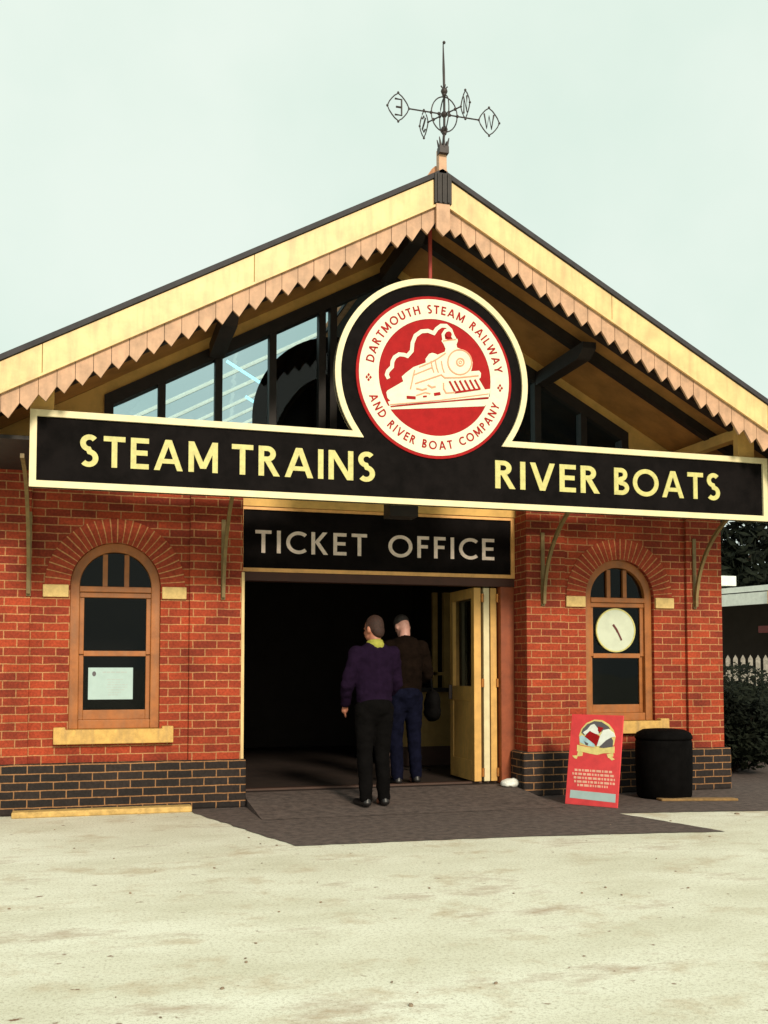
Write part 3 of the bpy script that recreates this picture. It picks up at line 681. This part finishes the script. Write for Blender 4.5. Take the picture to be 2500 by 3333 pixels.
def plate(dx, dy, ch, flip):
    bm = NB(); d = Vector((dx, dy, 0)); r0 = .32 if abs(dx) == 1 else .18; c = Vector((VX, VY, VZ)) + d * (r0 + (.095 if abs(dx) == 1 else .05)); hor = d * flip
    kw = 1. if abs(dx) == 1 else .5; P3 = lambda u, v: c + hor * u * kw + Vector((0, 0, v))
    og = []
    for k in range(4):
        a0 = k * 90
        for f in (0, .25, .5, .75):
            a = R(a0 + 90 * f); rr = .105 - .018 * math.sin(math.pi * f); og.append(P3(rr * math.cos(a) * .92, rr * math.sin(a) * 1.15))
    tube(bm, og, .0055, 6, True)
    for a in (0, 90, 180, 270): bmesh.ops.create_uvsphere(bm, u_segments=7, v_segments=5, radius=.011, matrix=Matrix.Translation(P3(.105 * math.cos(R(a)) * .92, .105 * math.sin(R(a)) * 1.2)))
    G = {'E': [[(.03, -.07), (-.03, -.07), (-.03, .07), (.03, .07)], [(-.03, 0), (.02, 0)]], 'W': [[(-.045, .065), (-.022, -.065), (0, .05), (.022, -.065), (.045, .065)]],
         'N': [[(-.032, -.07), (-.032, .07), (.032, -.07), (.032, .07)]], 'S': [[(.035, .05), (0, .072), (-.035, .045), (0, 0), (.035, -.04), (0, -.072), (-.035, -.05)]]}[ch]
    for g in G: tube(bm, [P3(*p) for p in g], .008, 6)
    obj('compass_letter', bm, M['iron'], VN)
plate(-1, 0, 'E', 1); plate(1, 0, 'W', -1); plate(AN[0], AN[1], 'N', 1); plate(-AN[0], -AN[1], 'S', 1)

# ------------------------------------------------------------------ kerbs, bin, board, door stop
def kerb(x0, x1, y0, y1, label):
    bm = NB(); n = 12
    for i in range(n):
        a, b = x0 + (x1 - x0) * i / n, x0 + (x1 - x0) * (i + 1) / n
        box(bm, a, b, y0, y1, .0, .055)
    bmesh.ops.remove_doubles(bm, verts=bm.verts, dist=1e-4)
    o = obj('kerb_edging', bm, M['kerb'], None, bevel=.012, label=label, category='kerb')
    return o
kerb(-3.50, -1.93, -.235, -.085, 'ochre painted kerb edging at the foot of the left dark brick base')
bm = NB(); box(bm, 2.62, 3.37, -.80, -.69, .004, .030)
for v in bm.verts: v.co.y -= (v.co.x - 2.62) * .25
obj('kerb_edging', bm, M['kerbdull'], None, bevel=.008, label='dull brown low kerb edging on the tarmac in front of the black barrel', category='kerb')

def lathe(bm, c, prof, n=36):
    rings = [[bm.verts.new((c[0] + r * math.cos(2 * math.pi * j / n), c[1] + r * math.sin(2 * math.pi * j / n), c[2] + z)) for j in range(n)] for r, z in prof]
    for a, b in zip(rings, rings[1:]):
        for j in range(n): bm.faces.new((a[j], a[(j + 1) % n], b[(j + 1) % n], b[j]))
    bm.faces.new(rings[0][::-1]); bm.faces.new(rings[-1])
BN = thing('barrel_bin', 'black round-shouldered barrel bin under the right window sill', 'bin', (2.82, -.52, .005))
bm = NB(); lathe(bm, (2.82, -.52, .005), [(.255, 0), (.275, .03), (.285, .3), (.285, .56), (.275, .60)]); obj('body', bm, M['bin'], BN, smooth=True)
bm = NB(); lathe(bm, (2.82, -.52, .605), [(.287, 0), (.289, .02), (.27, .06), (.21, .092), (.12, .10)]); obj('lid', bm, M['bin'], BN, smooth=True)

P0, P1 = Vector((1.614, -.696, .006)), Vector((1.941, -1.131, .006)); ux = (P1 - P0); BWID = ux.length; ux.normalize()
back = Vector((-ux.y, ux.x, 0)); BH, LEAN = .865, .17
if back.y < 0: back = -back
upv = (Vector((0, 0, 1)) * BH + back * LEAN); BL = upv.length; upv.normalize(); nrm = ux.cross(upv); nrm.normalize()
if nrm.y > 0: nrm = -nrm
SB = thing('sandwich_board', 'red advertising board with an arched picture leaning beside the doorway', 'sign', tuple((P0 + P1) / 2))
def on_board(bm, lo=0., hi=None):
    for v in bm.verts:
        x, y, z = v.co; v.co = P0 + ux * x + upv * z - nrm * y
def bobj(name, bm, m, par, **k): on_board(bm); return obj(name, bm, m, par, **k)
bm = NB(); box(bm, 0, BWID, 0, .018, 0, BL); bd = bobj('front_board', bm, M['poster'], SB, bevel=.003)
bm = NB(); ptop = P0 + ux * BWID * .5 + upv * BL * .8 - nrm * .02; pbot = P0 + ux * BWID * .5 + back * (LEAN + .12)
tube(bm, [ptop, pbot], .016, 6); obj('strut', bm, M['timber'], SB)
def Q2(px, pz):                                          # board tracing (zoomed px) -> board metres
    v = 1 - (pz - 90 - (px - 280) * .075) / 1930; left = 280 - 165 * (1 - v); return ((px - left) / 1170 * BWID, v * BL)
def BP(bm, pts, y): prism(bm, [Q2(*p) for p in pts], -y, 0)
bm = NB(); BP(bm, [(460, 760), (445, 560), (500, 420), (620, 300), (800, 235), (980, 255), (1130, 350), (1230, 480), (1270, 620), (1230, 800), (850, 850)], .002)
BP(bm, [(395, 900), (400, 760), (560, 800), (850, 850), (1100, 830), (1245, 820), (1240, 960), (1000, 960), (850, 990), (700, 960), (560, 925)], .0028)
BP(bm, [(400, 1000), (420, 900), (530, 930), (520, 1000), (440, 1010)], .0034); BP(bm, [(285, 990), (420, 985), (390, 1060), (340, 1050)], .0022); BP(bm, [(1070, 980), (1210, 960), (1215, 1030), (1100, 1060)], .0034); BP(bm, [(1110, 1050), (1190, 1045), (1245, 1090), (1180, 1115)], .0022)
bobj('picture_border', bm, M['gold'], bd)
bm = NB(); BP(bm, [(500, 500), (540, 420), (640, 330), (800, 268), (960, 290), (1110, 390), (1160, 450), (1000, 470), (900, 540), (560, 560)], .004); BP(bm, [(900, 830), (1060, 690), (1180, 630), (1215, 700), (1205, 830), (1000, 850)], .005)
BP(bm, [(560, 690), (660, 740), (650, 785), (600, 770)], .0054)
bobj('picture_dark', bm, M['ink'], bd)
bm = NB(); BP(bm, [(460, 590), (520, 560), (640, 630), (800, 740), (800, 820), (640, 790), (470, 710)], .0045); bobj('picture_blue', bm, M['sky_ink'], bd)
bm = NB(); BP(bm, [(580, 590), (700, 480), (780, 520), (900, 580), (920, 620), (840, 810), (800, 760)], .0062); BP(bm, [(880, 390), (1010, 420), (930, 520), (880, 480)], .0062); bobj('picture_red', bm, M['red'], bd)
bm = NB(); BP(bm, [(540, 500), (640, 440), (720, 350), (800, 330), (880, 430), (900, 560), (770, 530), (700, 470), (590, 560)], .0056); BP(bm, [(850, 810), (930, 590), (1000, 470), (1120, 450), (1240, 540), (1265, 620), (1190, 625), (1060, 690), (930, 800)], .0066); bobj('picture_white', bm, M['white'], bd)
bm = NB(); rng = random.Random(9)
for i, (xa, xb, pz) in enumerate(((340, 1180, 1265), (290, 1240, 1345), (320, 1240, 1425), (330, 1240, 1505), (400, 1080, 1580))):
    x = xa
    while x < xb:
        l = rng.uniform(25, 110); x2 = min(x + l, xb); sl = lambda q: pz + (q - 280) * .075
        BP(bm, [(x, sl(x) + 48), (x2, sl(x2) + 48), (x2, sl(x2)), (x, sl(x))], .002); x = x2 + 24
bobj('text_lines', bm, M['posterline'], bd)
bm = NB(); BP(bm, [(225, 1880), (1245, 1985), (1255, 1810), (245, 1715)], .002); bobj('label_strip', bm, M['paper'], bd)

bm = NB(); bmesh.ops.create_icosphere(bm, subdivisions=3, radius=1, matrix=Matrix.Translation((1.40, .12, .125)) @ Matrix.Diagonal((.115, .07, .05, 1)))
rng = random.Random(2)
for v in bm.verts: v.co += Vector((rng.uniform(-1, 1), rng.uniform(-1, 1), rng.uniform(-1, 1))) * .006; v.co.z = max(v.co.z, .086)
obj('door_stop', bm, M['stone'], None, smooth=True, label='lumpy white stone at the foot of the red door post', category='door stop')

# ------------------------------------------------------------------ people
def ell(bm, c, r, rot=None):
    mt = Matrix.Translation(c) @ (rot or Matrix.Identity(4)) @ Matrix.Diagonal((*r, 1)); bmesh.ops.create_uvsphere(bm, u_segments=20, v_segments=12, radius=1, matrix=mt)
def cap(bm, p0, r0, p1, r1, sx=1., sy=1.):
    p0, p1 = Vector(p0), Vector(p1); t = (p1 - p0); ln = t.length; t.normalize()
    u = Vector((1, 0, 0)) - t * t.x
    if u.length < .2: u = Vector((0, 1, 0)) - t * t.y
    u.normalize(); v = t.cross(u); st = []
    for k in range(5): a = R(-80 + 20 * k); st.append((p0 + t * (r0 * math.sin(a)), r0 * math.cos(a)))
    for k in range(1, 4): st.append((p0 + t * (ln * k / 4), r0 + (r1 - r0) * k / 4))
    for k in range(5): a = R(0 + 20 * k); st.append((p1 + t * (r1 * math.sin(a)), r1 * math.cos(a)))
    n = 16; rings = [[bm.verts.new(c + u * (r * sx * math.cos(2 * math.pi * j / n)) + v * (r * sy * math.sin(2 * math.pi * j / n))) for j in range(n)] for c, r in st]
    for a, b in zip(rings, rings[1:]):
        for j in range(n): bm.faces.new((a[j], a[(j + 1) % n], b[(j + 1) % n], b[j]))
    bm.faces.new(rings[0][::-1]); bm.faces.new(rings[-1])
def blob(name, bm, m, parent, xf, vox=.012, it=4, wrinkle=0.):
    bmesh.ops.recalc_face_normals(bm, faces=bm.faces)
    me = bpy.data.meshes.new(name); bm.to_mesh(me); bm.free()
    tmp = bpy.data.objects.new(name, me); S.collection.objects.link(tmp)
    rm = tmp.modifiers.new("r", 'REMESH'); rm.mode = 'VOXEL'; rm.voxel_size = vox
    sm = tmp.modifiers.new("s", 'SMOOTH'); sm.iterations = it; sm.factor = .5
    bpy.context.view_layer.update()
    dg = bpy.context.evaluated_depsgraph_get(); m2 = bpy.data.meshes.new_from_object(tmp.evaluated_get(dg))
    bpy.data.objects.remove(tmp); m2.transform(xf)
    if wrinkle:
        from mathutils import noise
        for v in m2.vertices: v.co += v.normal * wrinkle * (noise.noise(Vector((v.co.x * 11, v.co.y * 11, v.co.z * 17))) + .6 * abs(noise.noise(Vector((v.co.x * 26 + v.co.z * 9, v.co.y * 22, v.co.z * 30)))))
    m2.materials.clear(); m2.materials.append(m); m2.polygons.foreach_set("use_smooth", [True] * len(m2.polygons))
    return put(bpy.data.objects.new(name, m2), parent)
def hand(bm, wrist, fwd, side, s=1.):
    wv, f, sd = Vector(wrist), Vector(fwd).normalized(), Vector(side).normalized(); n = f.cross(sd)
    cap(bm, wv, .026, wv + f * .075, .034, 1, .6)
    for k, ln in enumerate((.070, .080, .075, .058)):
        b = wv + f * .085 + sd * (.027 - .018 * k); m = b + f * ln * .5 + n * .006; cap(bm, b, .0085, m, .008); cap(bm, m, .008, m + f * ln * .45 + n * .016, .007)
    b = wv + f * .03 + sd * .03; cap(bm, b, .011, b + f * .035 + sd * .02, .010); cap(bm, b + f * .035 + sd * .02, .010, b + f * .065 + sd * .022, .008)
def person(label, loc, yaw, sc, skin, hairm, topm, legm, P):
    T = thing('person', label, 'person', loc)
    xf = Matrix.Translation(loc) @ Matrix.Rotation(yaw, 4, 'Z') @ Matrix.Scale(sc, 4)
    hy, hp = P['head_yaw'], P['head_pitch']; nb = Vector(P['neck']); hc = Vector(P['head'])
    hr = Matrix.Rotation(hy, 4, 'Z') @ Matrix.Rotation(hp, 4, 'X'); HM = Matrix.Translation(hc) @ hr
    h = lambda x, y, z: tuple(HM @ Vector((x, y, z)))
    bm = NB()
    ell(bm, h(0, -.008, .015), (.074, .094, .105), hr); ell(bm, h(0, .032, -.045), (.056, .060, .072), hr)
    cap(bm, h(0, .085, .0), .011, h(0, .102, -.030), .016); cap(bm, h(-.022, .088, -.062), .008, h(.022, .088, -.062), .008)
    for s in (-1, 1): ell(bm, h(s * .078, -.008, -.008), (.012, .022, .034), hr); ell(bm, h(s * .030, .082, .012), (.012, .008, .008), hr)
    cap(bm, nb, .060, h(0, -.018, -.06), .056)
    cap(bm, (0, 0, 1.02), .13, (0, 0, 1.28), .145, 1.05, .7); cap(bm, (0, 0, .93), .14, (0, 0, 1.0), .13, 1.1, .8)
    for s in (-1, 1):
        sh, el, wr = P['arm'][s]; cap(bm, sh, .058, el, .042); cap(bm, el, .042, wr, .028); cap(bm, sh, .055, nb + Vector((0, 0, -.06)), .06)
        f = Vector(wr) - Vector(el); hand(bm, wr, f + Vector(P['hand_bend'][s]), (-s * .3, 1, 0))
        hip, kn, an = P['leg'][s]; cap(bm, hip, .085, kn, .055); cap(bm, kn, .055, an, .038); cap(bm, an, .038, Vector(an) + Vector((0, .12, -.05)), .03)
    blob('body', bm, skin, T, xf, .0085, 3)
    bm = NB()                                            # hair
    hz = .052 if P.get('bald') else .032; ell(bm, h(0, -.016 if P.get('bald') else -.022, hz), (.081, .094, .086 if P.get('bald') else .104), hr)
    if not P.get('bald'): ell(bm, h(0, -.062, -.022), (.068, .052, .070), hr)
    for s in (-1, 1) if not P.get('bald') else (): ell(bm, h(s * .070, .012, .020), (.014, .026, .040), hr)
    blob('hair', bm, hairm, T, xf, .009, 2, .004)
    bm = NB(); hem = P['hem']                               # upper garment
    cap(bm, (0, -.005, 1.19), .165, (0, -.012, 1.36), .185, 1.08, .68); cap(bm, (0, 0, hem + .10), .165, (0, -.005, 1.2), .168, 1.08, .76); cap(bm, (0, 0, hem + .03), .155, (0, 0, hem + .06), .16, 1.1, .8)
    for s in (-1, 1):
        sh, el, wr = map(Vector, P['arm'][s]); cap(bm, sh, .080, el, .062); cap(bm, el, .064, el.lerp(wr, .93), .048); cap(bm, sh + Vector((-s * .01, 0, -.005)), .080, nb + Vector((0, -.01, -.065)), .080)
    top = blob(P['topname'], bm, topm, T, xf, .012, 4, P.get('wrk', .010))
    if P.get('collar'):
        bm = NB(); n = 26; r1, r2 = .072, .088
        c0 = nb + Vector((0, -.010, .010)); A, B2 = [], []
        rings = [[], [], []]
        for j in range(n):
            a = 2 * math.pi * j / n; u = Vector((math.cos(a), math.sin(a) * .95, 0)); lift = .030 * (1 - math.sin(a)) * .5
            rings[0].append(c0 + u * .062 + Vector((0, 0, .028 + lift))); rings[1].append(c0 + u * .074 + Vector((0, 0, .030 + lift))); rings[2].append(c0 + u * .110 + Vector((0, 0, -.034)))
        vs = [[bm.verts.new(p) for p in q] for q in rings]
        for q0, q1 in zip(vs, vs[1:]):
            for j in range(n): bm.faces.new((q0[j], q0[(j + 1) % n], q1[(j + 1) % n], q1[j]))
        bmesh.ops.solidify(bm, geom=bm.faces[:], thickness=.006)
        bm.transform(xf); obj('collar', bm, M['collar'], T, smooth=True)
    bm = NB()                                            # trousers
    cap(bm, (0, 0, .90), .155, (0, 0, hem + .06), .152, 1.08, .78); ell(bm, (0, -.04, .93), (.16, .11, .11))
    for s in (-1, 1):
        hip, kn, an = map(Vector, P['leg'][s]); cap(bm, hip, .103, kn, .074); cap(bm, kn, .075, an + Vector((0, 0, .0)), .060)
    blob('trousers', bm, legm, T, xf, .012, 4, .009)
    for s in (-1, 1):
        an = Vector(P['leg'][s][2]); bm = NB(); d = Vector((s * .03, .17, 0)); z = -an.z
        cap(bm, an + Vector((0, -.03, z + .040)), .040, an + d + Vector((0, 0, z + .034)), .036, 1.1, .9); cap(bm, an + Vector((0, -.02, z + .06)), .042, an + Vector((0, .01, z + .10)), .045)
        for v in bm.verts: v.co.z = max(v.co.z, .004)
        blob('shoe', bm, M['shoe'], T, xf, .009, 2)
    return T, xf
P1d = dict(head_yaw=R(28), head_pitch=R(-4), neck=(0, -.005, 1.49), head=(-.004, .018, 1.655), hem=.95, topname='sweater', collar=True,
    arm={-1: ((-.178, -.01, 1.42), (-.262, .02, 1.14), (-.225, .17, .95)), 1: ((.178, -.01, 1.42), (.245, .05, 1.14), (.18, .24, 1.00))}, hand_bend={-1: (0, .05, -.1), 1: (-.05, .1, 0)},
    leg={-1: ((-.09, 0, .90), (-.085, .03, .49), (-.09, -.02, .08)), 1: ((.09, 0, .90), (.09, .03, .49), (.10, .00, .08))})
person('person in a purple sweater with yellow collar and black trousers, seen from behind', (-.285, -.58, .037), R(6), 1.0, M['skin'], M['hairbrown'], M['purple'], M['trouser'], P1d)
P2d = dict(bald=True, head_yaw=R(12), head_pitch=R(-38), neck=(0, .02, 1.50), head=(0, .09, 1.635), hem=.90, topname='jacket', wrk=.012,
    arm={-1: ((-.178, 0, 1.42), (-.26, .06, 1.14), (-.16, .28, 1.08)), 1: ((.178, 0, 1.42), (.27, .04, 1.14), (.19, .25, 1.03))}, hand_bend={-1: (.05, .1, 0), 1: (-.05, .1, 0)},
    leg={-1: ((-.09, 0, .90), (-.10, .02, .49), (-.10, -.03, .08)), 1: ((.09, 0, .90), (.11, .04, .49), (.13, .03, .08))})
person('person in a dark brown jacket and blue jeans with bowed head in the doorway', (.375, .55, .1), R(4), 1.02, M['skinpale'], M['hairdark'], M['jacket'], M['jeans'], P2d)
BG = thing('shoulder_bag', 'black shoulder bag hanging beside the person in the brown jacket', 'bag', (.69, .62, .8))
bm = NB(); ell(bm, (.71, .64, .93), (.085, .13, .17)); ell(bm, (.71, .64, .85), (.09, .14, .10)); blob('bag_body', bm, M['bin'], BG, Matrix.Identity(4), .012, 4, .008)
bm = NB(); tube(bm, [(.70, .60, 1.05), (.66, .58, 1.3), (.58, .585, 1.50), (.54, .62, 1.555)], .012, 6); obj('strap', bm, M['bin'], BG)
ST = thing('barrier_post', 'dark slim barrier post standing in front of the ticket counter', 'post', (.98, 2.0, .1))
bm = NB(); lathe(bm, (.98, 2.0, .1), [(.15, 0), (.15, .015), (.05, .03), (.03, .05)]); obj('base', bm, M['timber'], ST)
bm = NB(); tube(bm, [(.98, 2.0, .13), (.98, 2.0, 1.02)], .034, 12); obj('pole', bm, M['timber'], ST)

# ------------------------------------------------------------------ beyond the right corner
def crown(bm, c, rad, n, size, rng, clumps=14):
    cs = []
    for _ in range(clumps):
        while True:
            p = Vector((rng.uniform(-1, 1), rng.uniform(-1, 1), rng.uniform(-1, 1)))
            if p.length < 1: break
        cs.append((Vector((p.x * rad[0], p.y * rad[1], p.z * rad[2])) * .75, rng.uniform(.32, .55)))
    for _ in range(n):
        cc, cr = rng.choice(cs); d = Vector((rng.gauss(0, 1), rng.gauss(0, 1), rng.gauss(0, 1))).normalized() * rng.uniform(.55, 1) ** .5
        p = Vector(c) + cc + Vector((d.x * rad[0], d.y * rad[1], d.z * rad[2])) * cr
        u = Vector((rng.gauss(0, 1), rng.gauss(0, 1), rng.gauss(0, 1))).normalized(); v = u.orthogonal().normalized(); s = size * rng.uniform(.6, 1.3)
        bm.faces.new([bm.verts.new(q) for q in (p - u * s, p - v * s * .5, p + u * s, p + v * s * .5) if True])
    return cs
def leafobj(name, bm, m, parent):
    me = bpy.data.meshes.new(name); bm.to_mesh(me); bm.free(); me.materials.append(m); return put(bpy.data.objects.new(name, me), parent)
def tree(x, y, H, rad, label, seed, n=7000):
    rng = random.Random(seed); t = thing('tree', label, 'tree', (x, y, 0), 'trees beyond the platform')
    c = (x, y, H - rad[2]); bm = NB(); cs = crown(bm, c, rad, n, .19, rng, 22); leafobj('crown', bm, M['leaf'], t)
    bm = NB(); tube(bm, [(x, y, -.05), (x + .05, y, H * .3), (x, y + .1, H * .6), (x, y, H - rad[2] * .6)], [.24, .19, .13, .05], 9)
    for cc, _ in cs[:8]: tube(bm, [(x, y, H * .35), Vector((x, y, H * .45)) + cc * .4, Vector(c) + cc], [.09, .06, .02], 6)
    obj('trunk', bm, M['bark'], t)
tree(14.6, 15.5, 7.6, (2.7, 2.4, 3.4), 'dark leafy tree behind the white platform canopy, nearest the brick corner', 1)
tree(18.6, 17.5, 8.2, (3.0, 2.6, 3.7), 'taller dark tree to the right behind the white platform canopy', 2)
tree(11.6, 17.5, 6.6, (2.4, 2.2, 3.0), 'dark tree mostly behind the brick corner of the station', 4)
def shrub(x, y, rad, label, seed, n=11000, size=.045):
    rng = random.Random(seed); t = thing('shrub', label, 'shrub', (x, y, 0), 'shrubs beyond the brick corner')
    bm = NB(); crown(bm, (x, y, rad[2]), rad, n, size, rng, 26)
    for v in bm.verts: v.co.z = max(v.co.z, .02)
    leafobj('foliage', bm, M['leaf'], t)
    bm = NB()
    for k in range(7):
        a = k * .9; tube(bm, [(x, y, -.02), (x + .2 * rad[0] * math.cos(a), y + .2 * rad[1] * math.sin(a), rad[2] * .7), (x + .6 * rad[0] * math.cos(a), y + .6 * rad[1] * math.sin(a), rad[2] * 1.3)], [.035, .025, .012], 6)
    obj('stems', bm, M['bark'], t)
shrub(5.15, 1.6, (.78, .9, .56), 'low dark shrub against the side of the brick corner', 11)
shrub(6.3, 3.2, (1.0, 1.1, .66), 'rounded dark shrub in front of the picket fence', 12)
shrub(7.9, 4.9, (1.2, 1.0, .66), 'dark shrub right beside the white picket fence', 13)
shrub(7.0, 5.6, (1.0, .8, .60), 'dark shrub close behind the others under the fence', 14)
FN = thing('picket_fence', 'weathered white picket fence beyond the brick corner', 'fence', (9, 7.5, 0))
bm = NB(); p0, p1 = Vector((5.6, 9.2, 0)), Vector((13.5, 5.2, 0)); dv = (p1 - p0); n = int(dv.length / .14); dn = dv.normalized()
for i in range(n):
    p = p0 + dn * i * .14; q = p + dn * .085
    b = [bm.verts.new(Vector((v.x, v.y, z)) + Vector((dn.y, -dn.x, 0)) * o) for o in (0, .02) for v, z in ((p, .05), (q, .05), (q, 1.52), ((p + q) / 2, 1.6), (p, 1.52))]
    bm.faces.new(b[:5]); bm.faces.new(b[5:][::-1])
    for k in range(5): bm.faces.new((b[k], b[5 + k], b[5 + (k + 1) % 5], b[(k + 1) % 5]))
obj('pickets', bm, M['picket'], FN)
bm = NB()
for z in (.4, 1.2):
    q0, q1 = p0 + Vector((.03, .03, z)), p1 + Vector((.03, .03, z)); tube(bm, [q0, q1], .03, 6)
obj('rails', bm, M['picket'], FN)
# platform canopy with a white fascia
PC = thing('platform_canopy', 'low platform canopy with white boarded fascia beyond the brick corner', 'canopy', (11, 9, 0))
ca, cb = Vector((10.16, 12.5, 0)), Vector((12.3, 3.85, 0)); ca, cb = Vector((10.777, 10, 0)) + (Vector((10.777, 10, 0)) - Vector((11.088, 8.743, 0))) * 3, Vector((11.088, 8.743, 0)) + (Vector((11.088, 8.743, 0)) - Vector((10.777, 10, 0))) * 4
dn = (cb - ca).normalized(); nn = Vector((-dn.y, dn.x, 0)); nn = nn if nn.x > 0 else -nn
def slab(bm, a, b, off0, off1, z0, z1):
    q = [a + nn * off0, b + nn * off0, b + nn * off1, a + nn * off1]
    lo = [bm.verts.new((p.x, p.y, z0)) for p in q]; hi = [bm.verts.new((p.x, p.y, z1)) for p in q]
    bm.faces.new(lo[::-1]); bm.faces.new(hi)
    for k in range(4): bm.faces.new((lo[k], lo[(k + 1) % 4], hi[(k + 1) % 4], hi[k]))
bm = NB(); slab(bm, ca, cb, 0, .04, 2.73, 2.99); slab(bm, ca, cb, .05, .09, 3.02, 3.14); obj('fascia', bm, M['white'], PC)
bm = NB(); slab(bm, ca, cb, .1, 3.2, 3.0, 3.1); obj('roof', bm, M['slate'], PC)
bm = NB(); slab(bm, ca, cb, 3.2, 3.3, .0, 3.0); obj('back_wall', bm, M['room'], PC)
for k in range(5):
    p = ca + (cb - ca) * (k / 4.) + nn * .25; bm = NB(); tube(bm, [(p.x, p.y, 0), (p.x, p.y, 3.0)], .05, 8); obj('column', bm, M['timber'], PC)
for k in range(7):
    p = ca + (cb - ca) * (k / 6.) ; bm = NB(); slab(bm, p, p + dn * .06, -.02, .0, 2.72, 3.0); obj('fascia_cleat', bm, M['ochre'], PC)
bm = NB(); p = ca + (cb - ca) * .45; slab(bm, p, p + dn * 1.5, .3, .34, 2.12, 2.27); obj('nameboard', bm, M['maroon'], PC)
LB = thing('lamp_box', 'white rectangular box on a dark arm above the platform canopy', 'lamp', (10.9, 9.7, 3.2))
bm = NB(); box(bm, 10.55, 11.19, 9.98, 10.12, 3.20, 3.43); obj('box_body', bm, M['white'], LB, bevel=.01)
bm = NB(); tube(bm, [(11.07, 10.05, 3.2), (11.07, 10.05, 2.98)], .05, 8); obj('arm', bm, M['timber'], LB)
